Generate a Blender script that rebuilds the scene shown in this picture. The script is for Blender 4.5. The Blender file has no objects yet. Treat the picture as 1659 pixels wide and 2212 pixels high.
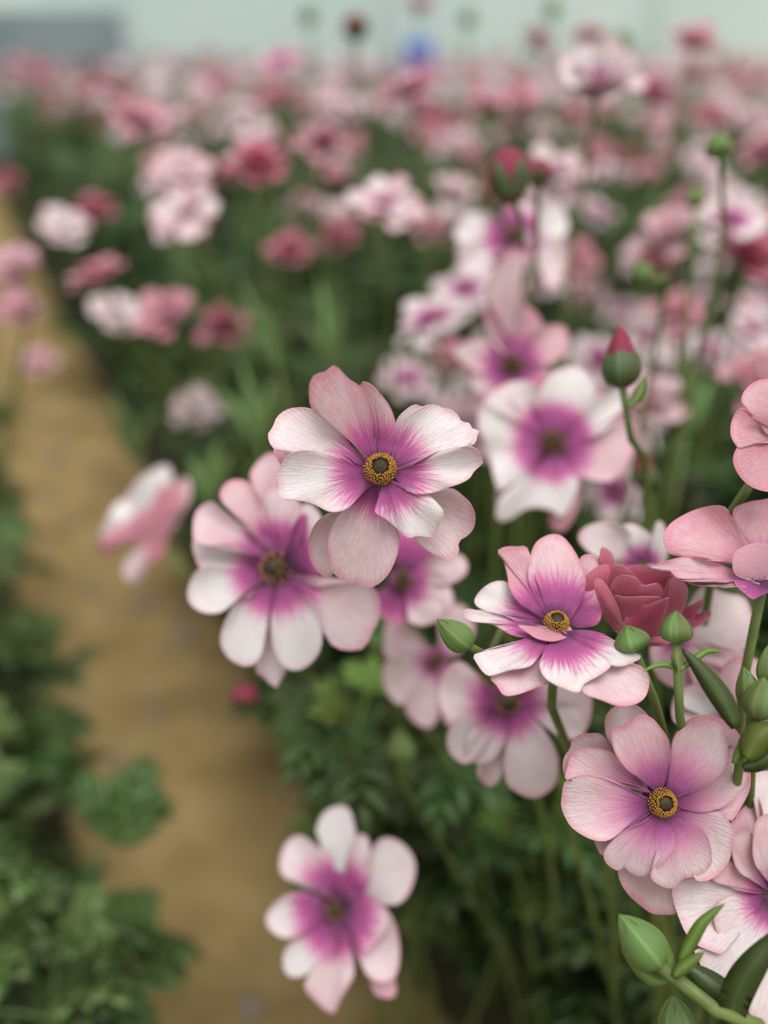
import bpy, math, random
from mathutils import Vector, Matrix, Quaternion
random.seed(11)
scene = bpy.context.scene
COL = scene.collection
pi = math.pi

# ------------------------------------------------------------------ camera
F = 2000.0                      # focal length in pixels of the 1659x2212 frame
CX, CY = 829.5, 1106.0
CAM = Vector((0, 0, 0.75))
PITCH = math.radians(27.6)
RT = Vector((1, 0, 0))
FW = Vector((0, math.cos(PITCH), -math.sin(PITCH)))
UP = Vector((0, math.sin(PITCH), math.cos(PITCH)))
HEADROT = Matrix((RT, UP, -FW)).transposed()      # columns: right, up, towards the camera

cd = bpy.data.cameras.new('camera')
cam = bpy.data.objects.new('camera', cd)
COL.objects.link(cam)
cam.location = CAM
cam.rotation_euler = HEADROT.to_euler()
cd.sensor_fit = 'HORIZONTAL'
cd.sensor_width = 36.0
cd.lens = F / 1659.0 * 36.0
cd.clip_start = 0.01
cd.clip_end = 100
cd.dof.use_dof = True
cd.dof.focus_distance = 0.284
cd.dof.aperture_fstop = 4.2
scene.camera = cam

# ------------------------------------------------------------------ world, light, exposure
w = bpy.data.worlds.new('overcast_sky')
scene.world = w
w.use_nodes = True
bg = w.node_tree.nodes['Background']
bg.inputs[0].default_value = (0.96, 1.0, 1.0, 1)
bg.inputs[1].default_value = 0.70
sd = bpy.data.lights.new('sky_above_offscreen', 'SUN')
sd.energy = 2.35
sd.angle = math.radians(40)
sd.color = (1.0, 0.985, 0.96)
sun = bpy.data.objects.new('sky_above_offscreen', sd)
COL.objects.link(sun)
sun.rotation_euler = Vector((-0.15, 0.30, -1.0)).to_track_quat('-Z', 'Y').to_euler()
vs = scene.view_settings
vs.view_transform = 'Standard'
vs.look = 'None'
vs.gamma = 1.0
vs.use_curve_mapping = False
vs.exposure = 0.2
scene.cycles.max_bounces = 6
scene.cycles.diffuse_bounces = 4


# ------------------------------------------------------------------ small helpers
def ray(px, py):
    return FW + RT * ((px - CX) / F) - UP * ((py - CY) / F)


def P(px, py, d):
    return CAM + ray(px, py) * d


def clamp(x, a=0.0, b=1.0):
    return max(a, min(b, x))


def sstep(a, b, x):
    t = clamp((x - a) / (b - a))
    return t * t * (3 - 2 * t)


def link(name, data, parent=None, loc=None):
    o = bpy.data.objects.new(name, data)
    COL.objects.link(o)
    if parent is not None:
        o.parent = parent
    if loc is not None:
        o.location = loc
    return o


def tag(o, label, cat, group=None, kind=None):
    o['label'] = label
    o['category'] = cat
    if group:
        o['group'] = group
    if kind:
        o['kind'] = kind
    return o


def structure(o):
    o['kind'] = 'structure'
    return o


class MB:
    """collects vertices / faces / per-corner data for one mesh"""
    def __init__(self):
        self.v, self.f, self.uv, self.inf = [], [], [], []

    def add(self, verts, faces, uv=None, inf=None):
        o = len(self.v)
        self.v += [tuple(p) for p in verts]
        self.f += [tuple(i + o for i in q) for q in faces]
        n = len(verts)
        self.uv += list(uv) if uv else [(0, 0)] * n
        self.inf += list(inf) if inf else [(0, 0)] * n

    def mesh(self, name, mats, smooth=True):
        me = bpy.data.meshes.new(name)
        me.from_pydata(self.v, [], self.f)
        li = [0] * len(me.loops)
        me.loops.foreach_get('vertex_index', li)
        for nm, src in (('UVMap', self.uv), ('Info', self.inf)):
            lay = me.uv_layers.new(name=nm)
            flat = []
            for i in li:
                flat += src[i]
            lay.data.foreach_set('uv', flat)
        for m in (mats if isinstance(mats, (list, tuple)) else [mats]):
            me.materials.append(m)
        if smooth:
            me.polygons.foreach_set('use_smooth', [True] * len(me.polygons))
        me.update()
        return me


def catmull(pts, n, closed=False):
    """resample a polyline as a smooth curve with n samples, even in arc length"""
    dense = []
    m = len(pts)
    for i in range(m - 1):
        p0, p1, p2, p3 = pts[max(i - 1, 0)], pts[i], pts[i + 1], pts[min(i + 2, m - 1)]
        for k in range(8):
            t = k / 8
            dense.append(tuple(0.5 * (2 * b + (c - a) * t + (2 * a - 5 * b + 4 * c - d) * t * t
                                      + (3 * b - a - 3 * c + d) * t ** 3)
                               for a, b, c, d in zip(p0, p1, p2, p3)))
    dense.append(tuple(pts[-1]))
    acc = [0.0]
    for a, b in zip(dense, dense[1:]):
        acc.append(acc[-1] + math.dist(a, b))
    tot = acc[-1] or 1e-9
    out, j = [], 0
    for i in range(n):
        L = tot * i / (n - 1)
        while j < len(acc) - 2 and acc[j + 1] < L:
            j += 1
        seg = acc[j + 1] - acc[j] or 1e-9
        k = clamp((L - acc[j]) / seg)
        out.append(tuple(a + (b - a) * k for a, b in zip(dense[j], dense[j + 1])))
    return out


# ------------------------------------------------------------------ materials
def newmat(name):
    m = bpy.data.materials.new(name)
    m.use_nodes = True
    nt = m.node_tree
    nt.nodes.clear()
    return m, nt


class NT:
    def __init__(self, nt):
        self.nt = nt

    def n(self, typ, **kw):
        nd = self.nt.nodes.new(typ)
        for k, v in kw.items():
            setattr(nd, k, v)
        return nd

    def l(self, a, b):
        self.nt.links.new(a, b)

    def val(self, x, sock):
        if isinstance(x, (int, float)):
            sock.default_value = x
        elif isinstance(x, tuple):
            sock.default_value = x if len(x) == len(sock.default_value) else x + (1,)
        else:
            self.l(x, sock)

    def math(self, op, a, b=0.0, c=None, cl=False):
        nd = self.n('ShaderNodeMath', operation=op, use_clamp=cl)
        self.val(a, nd.inputs[0])
        self.val(b, nd.inputs[1])
        if c is not None:
            self.val(c, nd.inputs[2])
        return nd.outputs[0]

    def mix(self, f, a, b, blend='MIX'):
        nd = self.n('ShaderNodeMix', data_type='RGBA', blend_type=blend)
        self.val(f, nd.inputs[0])
        self.val(a, nd.inputs[6])
        self.val(b, nd.inputs[7])
        return nd.outputs[2]

    def step(self, x, a, b):
        nd = self.n('ShaderNodeMapRange', interpolation_type='SMOOTHSTEP')
        self.val(x, nd.inputs[0])
        self.val(a, nd.inputs[1])
        self.val(b, nd.inputs[2])
        return nd.outputs[0]

    def uv(self, name):
        u = self.n('ShaderNodeUVMap', uv_map=name)
        s = self.n('ShaderNodeSeparateXYZ')
        self.l(u.outputs[0], s.inputs[0])
        return s.outputs[0], s.outputs[1]

    def vec(self, x, y, z=0.0):
        c = self.n('ShaderNodeCombineXYZ')
        self.val(x, c.inputs[0])
        self.val(y, c.inputs[1])
        self.val(z, c.inputs[2])
        return c.outputs[0]

    def noise(self, v, scale=1.0, detail=2.0, rough=0.5):
        nd = self.n('ShaderNodeTexNoise')
        if v is not None:
            self.l(v, nd.inputs['Vector'])
        nd.inputs['Scale'].default_value = scale
        nd.inputs['Detail'].default_value = detail
        nd.inputs['Roughness'].default_value = rough
        return nd.outputs['Fac']


def finish(N, col, rough, bump=None, trans=0.0, transcol=None, spec=0.4, bstr=0.3, bdist=0.0005, sheen=0.0):
    b = N.n('ShaderNodeBsdfPrincipled')
    N.val(col, b.inputs['Base Color'])
    N.val(rough, b.inputs['Roughness'])
    b.inputs['Specular IOR Level'].default_value = spec
    if sheen:
        b.inputs['Sheen Weight'].default_value = sheen
    if bump is not None:
        bn = N.n('ShaderNodeBump')
        bn.inputs['Strength'].default_value = bstr
        bn.inputs['Distance'].default_value = bdist
        N.l(bump, bn.inputs['Height'])
        N.l(bn.outputs[0], b.inputs['Normal'])
    out = N.n('ShaderNodeOutputMaterial')
    if trans:
        t = N.n('ShaderNodeBsdfTranslucent')
        N.val(transcol if transcol is not None else col, t.inputs[0])
        mx = N.n('ShaderNodeMixShader')
        mx.inputs[0].default_value = trans
        N.l(b.outputs[0], mx.inputs[1])
        N.l(t.outputs[0], mx.inputs[2])
        N.l(mx.outputs[0], out.inputs[0])
    else:
        N.l(b.outputs[0], out.inputs[0])


def petal_material():
    # object colour: r = pinkness, g = radius of the purple eye, b = hot pink / crimson
    m, nt = newmat('petal')
    N = NT(nt)
    t, s = N.uv('UVMap')
    rad, side = N.uv('Info')
    oi = N.n('ShaderNodeObjectInfo')
    sp = N.n('ShaderNodeSeparateColor')
    N.l(oi.outputs['Color'], sp.inputs[0])
    pk, eye, hot = sp.outputs[0], sp.outputs[1], sp.outputs[2]
    sharp = oi.outputs['Alpha']                      # 1: streaked edge of the eye, 0: soft fade
    rnd = N.math('MULTIPLY', oi.outputs['Random'], 37.0)
    st = N.noise(N.vec(N.math('MULTIPLY', t, 62.0), N.math('MULTIPLY', s, 2.2), rnd), 1.0, 3.0, 0.6)
    fine = N.noise(N.vec(N.math('MULTIPLY', t, 150.0), N.math('MULTIPLY', s, 9.0), rnd), 1.0, 2.0, 0.6)
    blot = N.noise(N.vec(N.math('MULTIPLY', t, 5.0), N.math('MULTIPLY', s, 3.0), rnd), 1.0, 2.0, 0.5)
    # eye
    e = N.math('ADD', rad, N.math('MULTIPLY', N.math('SUBTRACT', st, 0.5), 0.52))
    e = N.math('ADD', e, N.math('MULTIPLY', N.math('SUBTRACT', fine, 0.5), 0.16))
    e = N.math('ADD', N.math('MULTIPLY', e, N.math('ADD', 0.3, N.math('MULTIPLY', sharp, 0.7))),
               N.math('MULTIPLY', rad, N.math('SUBTRACT', 0.7, N.math('MULTIPLY', sharp, 0.7))))
    soft = N.math('ADD', 0.12, N.math('MULTIPLY', N.math('SUBTRACT', 1.0, sharp), 0.20))
    mask = N.math('SUBTRACT', 1.0, N.step(e, N.math('SUBTRACT', eye, soft), N.math('ADD', eye, soft)))
    q = N.math('DIVIDE', rad, N.math('MAXIMUM', eye, 0.02))
    c_eye = N.mix(N.step(q, 0.22, 0.55), (0.13, 0.032, 0.10), (0.44, 0.085, 0.285))
    c_eye = N.mix(N.step(q, 0.5, 1.02), c_eye, (0.74, 0.155, 0.42))
    c_eye = N.mix(N.math('MULTIPLY', N.math('SUBTRACT', fine, 0.5), 0.9, cl=True), c_eye, (0.66, 0.30, 0.52))
    # outer part of the petal
    pf = N.math('ADD', pk, N.math('MULTIPLY', N.math('SUBTRACT', blot, 0.5), 0.75))
    pf = N.math('ADD', pf, N.math('MULTIPLY', N.math('SUBTRACT', fine, 0.5), 0.85))
    pf = N.math('ADD', pf, N.math('MULTIPLY', N.step(s, 0.90, 1.0), 0.40), cl=True)
    c_out = N.mix(pf, (0.90, 0.85, 0.835), (0.77, 0.35, 0.43))
    c_hot = N.mix(N.math('ADD', N.math('MULTIPLY', blot, 0.8), N.math('MULTIPLY', fine, 0.4), cl=True),
                  (0.40, 0.022, 0.085), (0.78, 0.165, 0.275))
    c_hot = N.mix(N.math('MULTIPLY', N.step(s, 0.82, 1.0), 0.35), c_hot, (0.86, 0.45, 0.52))
    c_out = N.mix(hot, c_out, c_hot)
    col = N.mix(mask, c_out, c_eye)
    # the underside is pinker and has no eye
    c_back = N.mix(N.math('ADD', pk, 0.12, cl=True), (0.80, 0.70, 0.68), (0.68, 0.30, 0.38))
    c_back = N.mix(N.math('MULTIPLY', fine, 0.5), c_back, (0.80, 0.60, 0.62))
    c_back = N.mix(N.math('SUBTRACT', 1.0, N.step(rad, N.math('MULTIPLY', eye, 0.5), N.math('MULTIPLY', eye, 1.1))), c_back, (0.36, 0.10, 0.24))
    c_back = N.mix(hot, c_back, c_hot)
    col = N.mix(side, col, c_back)
    bump = N.math('ADD', N.math('MULTIPLY', st, 0.5), N.math('MULTIPLY', fine, 0.5))
    finish(N, col, 0.40, bump, trans=0.27, transcol=col, spec=0.36, bstr=0.75, bdist=0.0008, sheen=0.1)
    return m


def simple_material(name, c1, c2, scale, rough=0.5, trans=0.0, spec=0.4, coords='Generated', bstr=0.25, bdist=0.001, rnd=0.0):
    m, nt = newmat(name)
    N = NT(nt)
    tc = N.n('ShaderNodeTexCoord')
    f = N.noise(tc.outputs[coords], scale, 4.0, 0.6)
    ff = N.step(f, 0.3, 0.7)
    col = N.mix(ff, c1, c2)
    if rnd:
        oi = N.n('ShaderNodeObjectInfo')
        h = N.n('ShaderNodeHueSaturation')
        N.val(N.math('ADD', 1 - rnd, N.math('MULTIPLY', oi.outputs['Random'], 2 * rnd)), h.inputs['Value'])
        N.val(N.math('ADD', 0.5 - 0.03, N.math('MULTIPLY', oi.outputs['Random'], 0.06)), h.inputs['Hue'])
        N.l(col, h.inputs['Color'])
        col = h.outputs[0]
    finish(N, col, rough, f, trans=trans, spec=spec, bstr=bstr, bdist=bdist)
    return m


def leaf_material(name, c_blade, c_mid, c_tip, rough=0.42, trans=0.18, rnd=0.3):
    m, nt = newmat(name)
    N = NT(nt)
    u, v = N.uv('UVMap')
    tc = N.n('ShaderNodeTexCoord')
    f = N.noise(tc.outputs['Object'], 120.0, 3.0, 0.6)
    col = N.mix(0.3, c_blade, c_tip)
    mid = N.math('SUBTRACT', 1.0, N.step(N.math('ABSOLUTE', N.math('SUBTRACT', u, 0.5)), 0.02, 0.10))
    col = N.mix(N.math('MULTIPLY', mid, 0.55), col, c_mid)
    oi = N.n('ShaderNodeObjectInfo')
    h = N.n('ShaderNodeHueSaturation')
    N.val(N.math('ADD', N.math('ADD', 1 - rnd, N.math('MULTIPLY', oi.outputs['Random'], 2 * rnd)),
                 N.math('MULTIPLY', N.math('SUBTRACT', f, 0.5), 0.5)), h.inputs['Value'])
    N.val(N.math('ADD', 0.475, N.math('MULTIPLY', oi.outputs['Random'], 0.05)), h.inputs['Hue'])
    N.l(col, h.inputs['Color'])
    finish(N, h.outputs[0], rough, f, trans=trans, spec=0.5, bstr=0.25, bdist=0.0006)
    return m


M_PETAL = petal_material()
M_ANTHER = simple_material('anther', (0.30, 0.115, 0.012), (0.66, 0.37, 0.06), 900, 0.5, coords='Object', bdist=0.0001)
M_PISTIL = simple_material('pistil', (0.014, 0.010, 0.005), (0.085, 0.062, 0.025), 1200, 0.5, coords='Object', bdist=0.0001)
M_STEM = simple_material('stem', (0.095, 0.14, 0.03), (0.17, 0.21, 0.055), 60, 0.5, 0.0, 0.4, 'Object')
M_SEPAL = leaf_material('sepal', (0.105, 0.17, 0.035), (0.21, 0.29, 0.09), (0.14, 0.20, 0.055), 0.5, 0.1, 0.25)
M_SEPAL_OLIVE_SHADED = leaf_material('sepal_olive_shaded', (0.055, 0.085, 0.022), (0.13, 0.16, 0.06), (0.075, 0.10, 0.03), 0.5, 0.05, 0.2)  # darker sepal copy: olive of older sepals with shade put into the colour
M_SEPAL_RED = simple_material('bud_petal', (0.15, 0.012, 0.035), (0.34, 0.035, 0.08), 120, 0.5, 0.1, 0.3, 'Object')
M_LEAF = leaf_material('leaf', (0.056, 0.105, 0.024), (0.11, 0.17, 0.055), (0.085, 0.14, 0.028))
M_LEAF_BRIGHT = leaf_material('leaf_bright', (0.13, 0.20, 0.03), (0.20, 0.28, 0.07), (0.18, 0.26, 0.045))
M_LEAF_BLUE = leaf_material('leaf_blue', (0.120, 0.190, 0.050), (0.18, 0.25, 0.085), (0.135, 0.21, 0.06), 0.36)
M_PATH = simple_material('sandy_path', (0.225, 0.155, 0.062), (0.36, 0.255, 0.112), 9.0, 0.9, 0.0, 0.1, 'Object', 0.6, 0.006)
M_SOIL = simple_material('bed_soil', (0.030, 0.028, 0.016), (0.075, 0.062, 0.034), 25.0, 0.95, 0.0, 0.1, 'Object', 0.8, 0.01)
M_STONE = simple_material('pebble', (0.22, 0.17, 0.14), (0.32, 0.26, 0.22), 40.0, 0.9, 0.0, 0.2, 'Object', 0.4, 0.002)
M_FILM = simple_material('greenhouse_film', (0.84, 0.93, 0.90), (0.91, 0.98, 0.95), 1.2, 0.6, 0.55, 0.2, 'Object', 0.1, 0.01)
M_SKIRT = simple_material('grey_skirt', (0.27, 0.34, 0.36), (0.36, 0.43, 0.44), 2.0, 0.6, 0.1, 0.2, 'Object', 0.1, 0.01)
M_PIPE = simple_material('galvanised_pipe', (0.45, 0.52, 0.51), (0.56, 0.62, 0.61), 8.0, 0.4, 0.0, 0.5, 'Object', 0.1, 0.002)
M_BLUE = simple_material('blue_plastic', (0.05, 0.13, 0.55), (0.07, 0.19, 0.66), 6.0, 0.4, 0.0, 0.5, 'Object', 0.1, 0.002)

# ------------------------------------------------------------------ the setting
PATH0 = Vector((-0.091, 0.50, 0))           # a point on the middle of the path
PDIR = Vector((-0.415, 0.91, 0)).normalized()
PNRM = Vector((PDIR.y, -PDIR.x, 0))         # to the right of the path
BED_R, BED_L = 0.13, -0.13


def lat(p):
    return (Vector((p[0], p[1], 0)) - PATH0).dot(PNRM)


def box_mesh(name, mat, pts, z0, z1):
    b = MB()
    n = len(pts)
    v = [(x, y, z0) for x, y in pts] + [(x, y, z1) for x, y in pts]
    f = [tuple(range(n - 1, -1, -1)), tuple(range(n, 2 * n))]
    f += [(i, (i + 1) % n, n + (i + 1) % n, n + i) for i in range(n)]
    b.add(v, f)
    return b.mesh(name, mat, False)


structure(link('floor', box_mesh('floor', M_PATH, [(-9, -2), (9, -2), (9, 9), (-9, 9)], -0.05, 0.0)))


def strip(l0, l1, a0, a1):
    return [tuple((PATH0 + PNRM * l + PDIR * a)[:2]) for l, a in ((l0, a0), (l1, a0), (l1, a1), (l0, a1))]


def bed(name, l0, l1):
    """a raised soil bed with an uneven edge"""
    b = MB()
    na, nl = 60, 14
    rnd = random.Random(5)
    vs_ = []
    for i in range(na + 1):
        a = -1.2 + 8.0 * i / na
        for j in range(nl + 1):
            k = j / nl
            e = min(k, 1 - k)
            l = l0 + (l1 - l0) * k + (rnd.uniform(-.012, .012) if 0 < j < nl else rnd.uniform(-.02, .02))
            z = 0.004 + 0.045 * sstep(0, 0.12, e) + rnd.uniform(-.006, .006) * (1 if e > 0 else 0)
            vs_.append(tuple((PATH0 + PNRM * l + PDIR * a)[:2]) + (z,))
    fs = [(i * (nl + 1) + j, i * (nl + 1) + j + 1, (i + 1) * (nl + 1) + j + 1, (i + 1) * (nl + 1) + j)
          for i in range(na) for j in range(nl)]
    b.add(vs_, fs)
    return structure(link(name, b.mesh(name, M_SOIL)))


bed('floor_soil_bed_right', BED_R, 3.6)
bed('floor_soil_bed_left', BED_L - 2.6, BED_L)

WALL_Y = 6.2


def wall_film():
    b = MB()
    n = 90
    x0, x1 = -6.0, 7.0
    v = []
    for i in range(n + 1):
        x = x0 + (x1 - x0) * i / n
        d = 0.012 * math.sin(x * 9.0) + 0.02 * math.sin(x * 2.3)
        for z in (0.0, 0.5, 0.8, 1.2, 2.0, 3.0):
            v.append((x, WALL_Y + d, z))
    m = 6
    f = [(i * m + j, (i + 1) * m + j, (i + 1) * m + j + 1, i * m + j + 1) for i in range(n) for j in range(m - 1)]
    vb = [(x, y + 0.01, z) for x, y, z in v]
    b.add(v, f)
    b.add(vb, [q[::-1] for q in f])
    return structure(link('wall_back', b.mesh('wall_back', M_FILM)))


wall_film()
structure(link('trim_1', box_mesh('trim_1', M_SKIRT, [(-6, WALL_Y - 0.06), (-1.55, WALL_Y - 0.06), (-1.55, WALL_Y - 0.035), (-6, WALL_Y - 0.035)], 0, 0.84)))
for i in range(7):
    x = -4.6 + i * 1.55
    b = MB()
    n = 10
    vv = [(x + 0.024 * math.cos(2 * pi * k / n), WALL_Y - 0.10 + 0.024 * math.sin(2 * pi * k / n), z) for z in (0, 3.0) for k in range(n)]
    b.add(vv, [(k, (k + 1) % n, n + (k + 1) % n, n + k) for k in range(n)] + [tuple(range(n, 2 * n))])
    structure(link('trim_%d' % (i + 2), b.mesh('trim_post', M_PIPE)))


# ------------------------------------------------------------------ tubes, stems
def tube(b, pts, r0, r1, n=8, samples=14):
    """add a tapering tube along a smooth curve through pts"""
    c = [Vector(p) for p in catmull([tuple(p) for p in pts], samples)]
    ref = Vector((0.31, 0.2, 0.93))
    rings = []
    for i, p in enumerate(c):
        d = (c[min(i + 1, len(c) - 1)] - c[max(i - 1, 0)]).normalized()
        a = d.cross(ref)
        if a.length < 1e-3:
            a = d.cross(Vector((1, 0, 0)))
        a.normalize()
        e = d.cross(a)
        r = r0 + (r1 - r0) * i / (len(c) - 1)
        rings.append([p + (a * math.cos(2 * pi * k / n) + e * math.sin(2 * pi * k / n)) * r for k in range(n)])
    v = [q for rg in rings for q in rg]
    f = [(i * n + k, i * n + (k + 1) % n, (i + 1) * n + (k + 1) % n, (i + 1) * n + k) for i in range(len(c) - 1) for k in range(n)]
    f += [tuple(range(n - 1, -1, -1)), tuple(range((len(c) - 1) * n, len(c) * n))]
    b.add(v, f, [(0.5, i / (len(c) - 1)) for i in range(len(c)) for _ in range(n)])


def foot_of(head, rnd, spread=0.04):
    """where a stem meets the soil, kept out of the path"""
    f = Vector((head.x + rnd.uniform(-spread, spread), head.y + rnd.uniform(0.0, 2 * spread), 0.03))
    l = lat(f)
    m = 0.03
    if BED_L - m < l < BED_R + m:
        tgt = BED_R + m + rnd.uniform(0, .03) if l > -0.06 else BED_L - m - rnd.uniform(0, .03)
        f += PNRM * (tgt - l)
    return f


def stem_points(head, axis, foot):
    back = head - axis * 0.03
    k = 0.45 * (head.z - foot.z)
    return [head, back, back * 0.55 + foot * 0.45 + Vector((0, 0, k * 0.3)), foot.lerp(back, 0.12), foot - Vector((0, 0, 0.01))]


def add_stem(root, foot, head, axis, r=0.0016, mat=None, pts=None):
    b = MB()
    p = pts or stem_points(head, axis, foot)
    tube(b, [q - foot for q in p], r, r * 1.35)
    return link('stem', b.mesh('stem', mat or M_STEM), root)


# ------------------------------------------------------------------ the middle of a flower
def centre_meshes(name, rows=5, per=24):
    """anthers (one mesh) and pistil cone in a frame whose +Z is the flower's axis; outer radius 1"""
    rnd = random.Random(3)
    b = MB()

    def capsule(p, d, L, r):
        d = d.normalized()
        a = d.cross(Vector((0.2, 0.5, 0.9))).normalized()
        e = d.cross(a)
        v = []
        prof = ((0, .35), (.25, 1), (.75, 1.05), (1, .45))
        for h, k in prof:
            for i in range(5):
                an = 2 * pi * i / 5
                v.append(p + d * (L * h) + (a * math.cos(an) + e * math.sin(an)) * r * k)
        f = [(i * 5 + k, i * 5 + (k + 1) % 5, (i + 1) * 5 + (k + 1) % 5, (i + 1) * 5 + k) for i in range(3) for k in range(5)]
        f += [(4, 3, 2, 1, 0), (15, 16, 17, 18, 19)]
        b.add(v, f)
    for row in range(rows):
        k = row / (rows - 1)
        r = 0.60 + 0.34 * k
        h = 0.72 - 0.62 * k * k
        n = int(per * (0.8 + 0.35 * k))
        for i in range(n):
            a = 2 * pi * (i + 0.5 * (row % 2) + rnd.uniform(-.2, .2)) / n
            rr = r + rnd.uniform(-.05, .05)
            p = Vector((rr * math.cos(a), rr * math.sin(a), h + rnd.uniform(-.06, .06)))
            d = Vector((math.cos(a) * (0.1 + 0.7 * k), math.sin(a) * (0.1 + 0.7 * k), 0.9 - 0.3 * k))
            capsule(p, d, 0.20, 0.062)
    m1 = b.mesh(name + '_stamens', M_ANTHER)
    b = MB()
    n, m = 24, 10
    v = []
    for j in range(m + 1):
        k = j / m
        for i in range(n):
            a = 2 * pi * i / n
            r = 0.66 * math.sqrt(max(0, 1 - k ** 2.2)) + (0.0 if k < 1 else 0)
            v.append((r * math.cos(a), r * math.sin(a), 0.05 + 0.92 * k))
    f = [(j * n + i, j * n + (i + 1) % n, (j + 1) * n + (i + 1) % n, (j + 1) * n + i) for j in range(m) for i in range(n)]
    b.add(v, f)
    for row in range(5):                       # the styles lying on the dome
        k = 0.35 + 0.14 * row
        cnt = 26 - row * 4
        for i in range(cnt):
            a = 2 * pi * (i + row * 0.37) / cnt
            r = 0.66 * math.sqrt(max(0, 1 - k ** 2.2))
            p = Vector((r * math.cos(a), r * math.sin(a), 0.05 + 0.92 * k))
            d = Vector((-math.cos(a) * 0.55, -math.sin(a) * 0.55, 0.62 - 0.1 * row))
            capsule(p, d, 0.20, 0.036)
    m2 = b.mesh(name + '_pistil', M_PISTIL)
    return m1, m2


CENTRE_HI = centre_meshes('centre', 7, 30)
CENTRE_LO = centre_meshes('centre_low', 3, 14)


def add_centre(root, loc, axis_rot, r, hi=True):
    ms = CENTRE_HI if hi else CENTRE_LO
    for nm, me in (('stamens', ms[0]), ('pistil', ms[1])):
        o = link(nm, me, root)
        o.matrix_local = Matrix.Translation(loc) @ axis_rot.to_4x4() @ Matrix.Scale(r, 4)
        if nm == 'stamens':
            o['kind'] = 'stuff'


def axis_rotation(ax):
    """world rotation whose +Z is the axis given in the camera frame (right, up, towards camera)"""
    n = (HEADROT @ Vector(ax)).normalized()
    return n.to_track_quat('Z', 'Y').to_matrix(), n


# ------------------------------------------------------------------ petals whose outline is drawn point by point
def fan_mesh(name, top, nt_, ns, infos, thick, flip=False):
    """top[j][i] world-ish points; closes the petal with an underside and a rim"""
    b = MB()
    idx = lambda j, i: j * nt_ + i
    # rough normals
    nr = []
    for j in range(ns):
        row = []
        for i in range(nt_):
            du = top[j][min(i + 1, nt_ - 1)] - top[j][max(i - 1, 0)]
            dv = top[min(j + 1, ns - 1)][i] - top[max(j - 1, 0)][i]
            n = dv.cross(du)
            row.append(n.normalized() if n.length > 1e-12 else Vector((0, 0, 1)))
        nr.append(row)
    sgn = 1 if nr[ns // 2][nt_ // 2].z >= 0 else -1
    va = [top[j][i] for j in range(ns) for i in range(nt_)]
    vb = [top[j][i] - nr[j][i] * (sgn * thick) for j in range(ns) for i in range(nt_)]
    fa = [(idx(j, i), idx(j, i + 1), idx(j + 1, i + 1), idx(j + 1, i)) for j in range(ns - 1) for i in range(nt_ - 1)]
    if sgn < 0:
        fb = fa
        fa2 = [q[::-1] for q in fa]
    else:
        fa2 = fa
        fb = [q[::-1] for q in fa]
    # orientation: make the top face along +nr*sgn
    p, q_, r_ = va[fa2[len(fa2) // 2][0]], va[fa2[len(fa2) // 2][1]], va[fa2[len(fa2) // 2][2]]
    nrm = (q_ - p).cross(r_ - p)
    if nrm.z < 0:
        fa2, fb = fb, fa2
    uv = [(i / (nt_ - 1), (j / (ns - 1))) for j in range(ns) for i in range(nt_)]
    t_side, b_side = (1.0, 0.0) if flip else (0.0, 1.0)
    b.add(va, fa2, uv, [(infos[j][i], t_side) for j in range(ns) for i in range(nt_)])
    b.add(vb, fb, uv, [(infos[j][i], b_side) for j in range(ns) for i in range(nt_)])
    # rim
    rim = [idx(ns - 1, i) for i in range(nt_)]
    rv = [va[k] for k in rim] + [vb[k] for k in rim]
    b.add(rv, [(i, i + 1, nt_ + i + 1, nt_ + i) for i in range(nt_ - 1)],
          [(i / (nt_ - 1), 1.0) for i in range(nt_)] * 2, [(infos[ns - 1][i], t_side) for i in range(nt_)] * 2)
    return b.mesh(name, M_PETAL)


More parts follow.
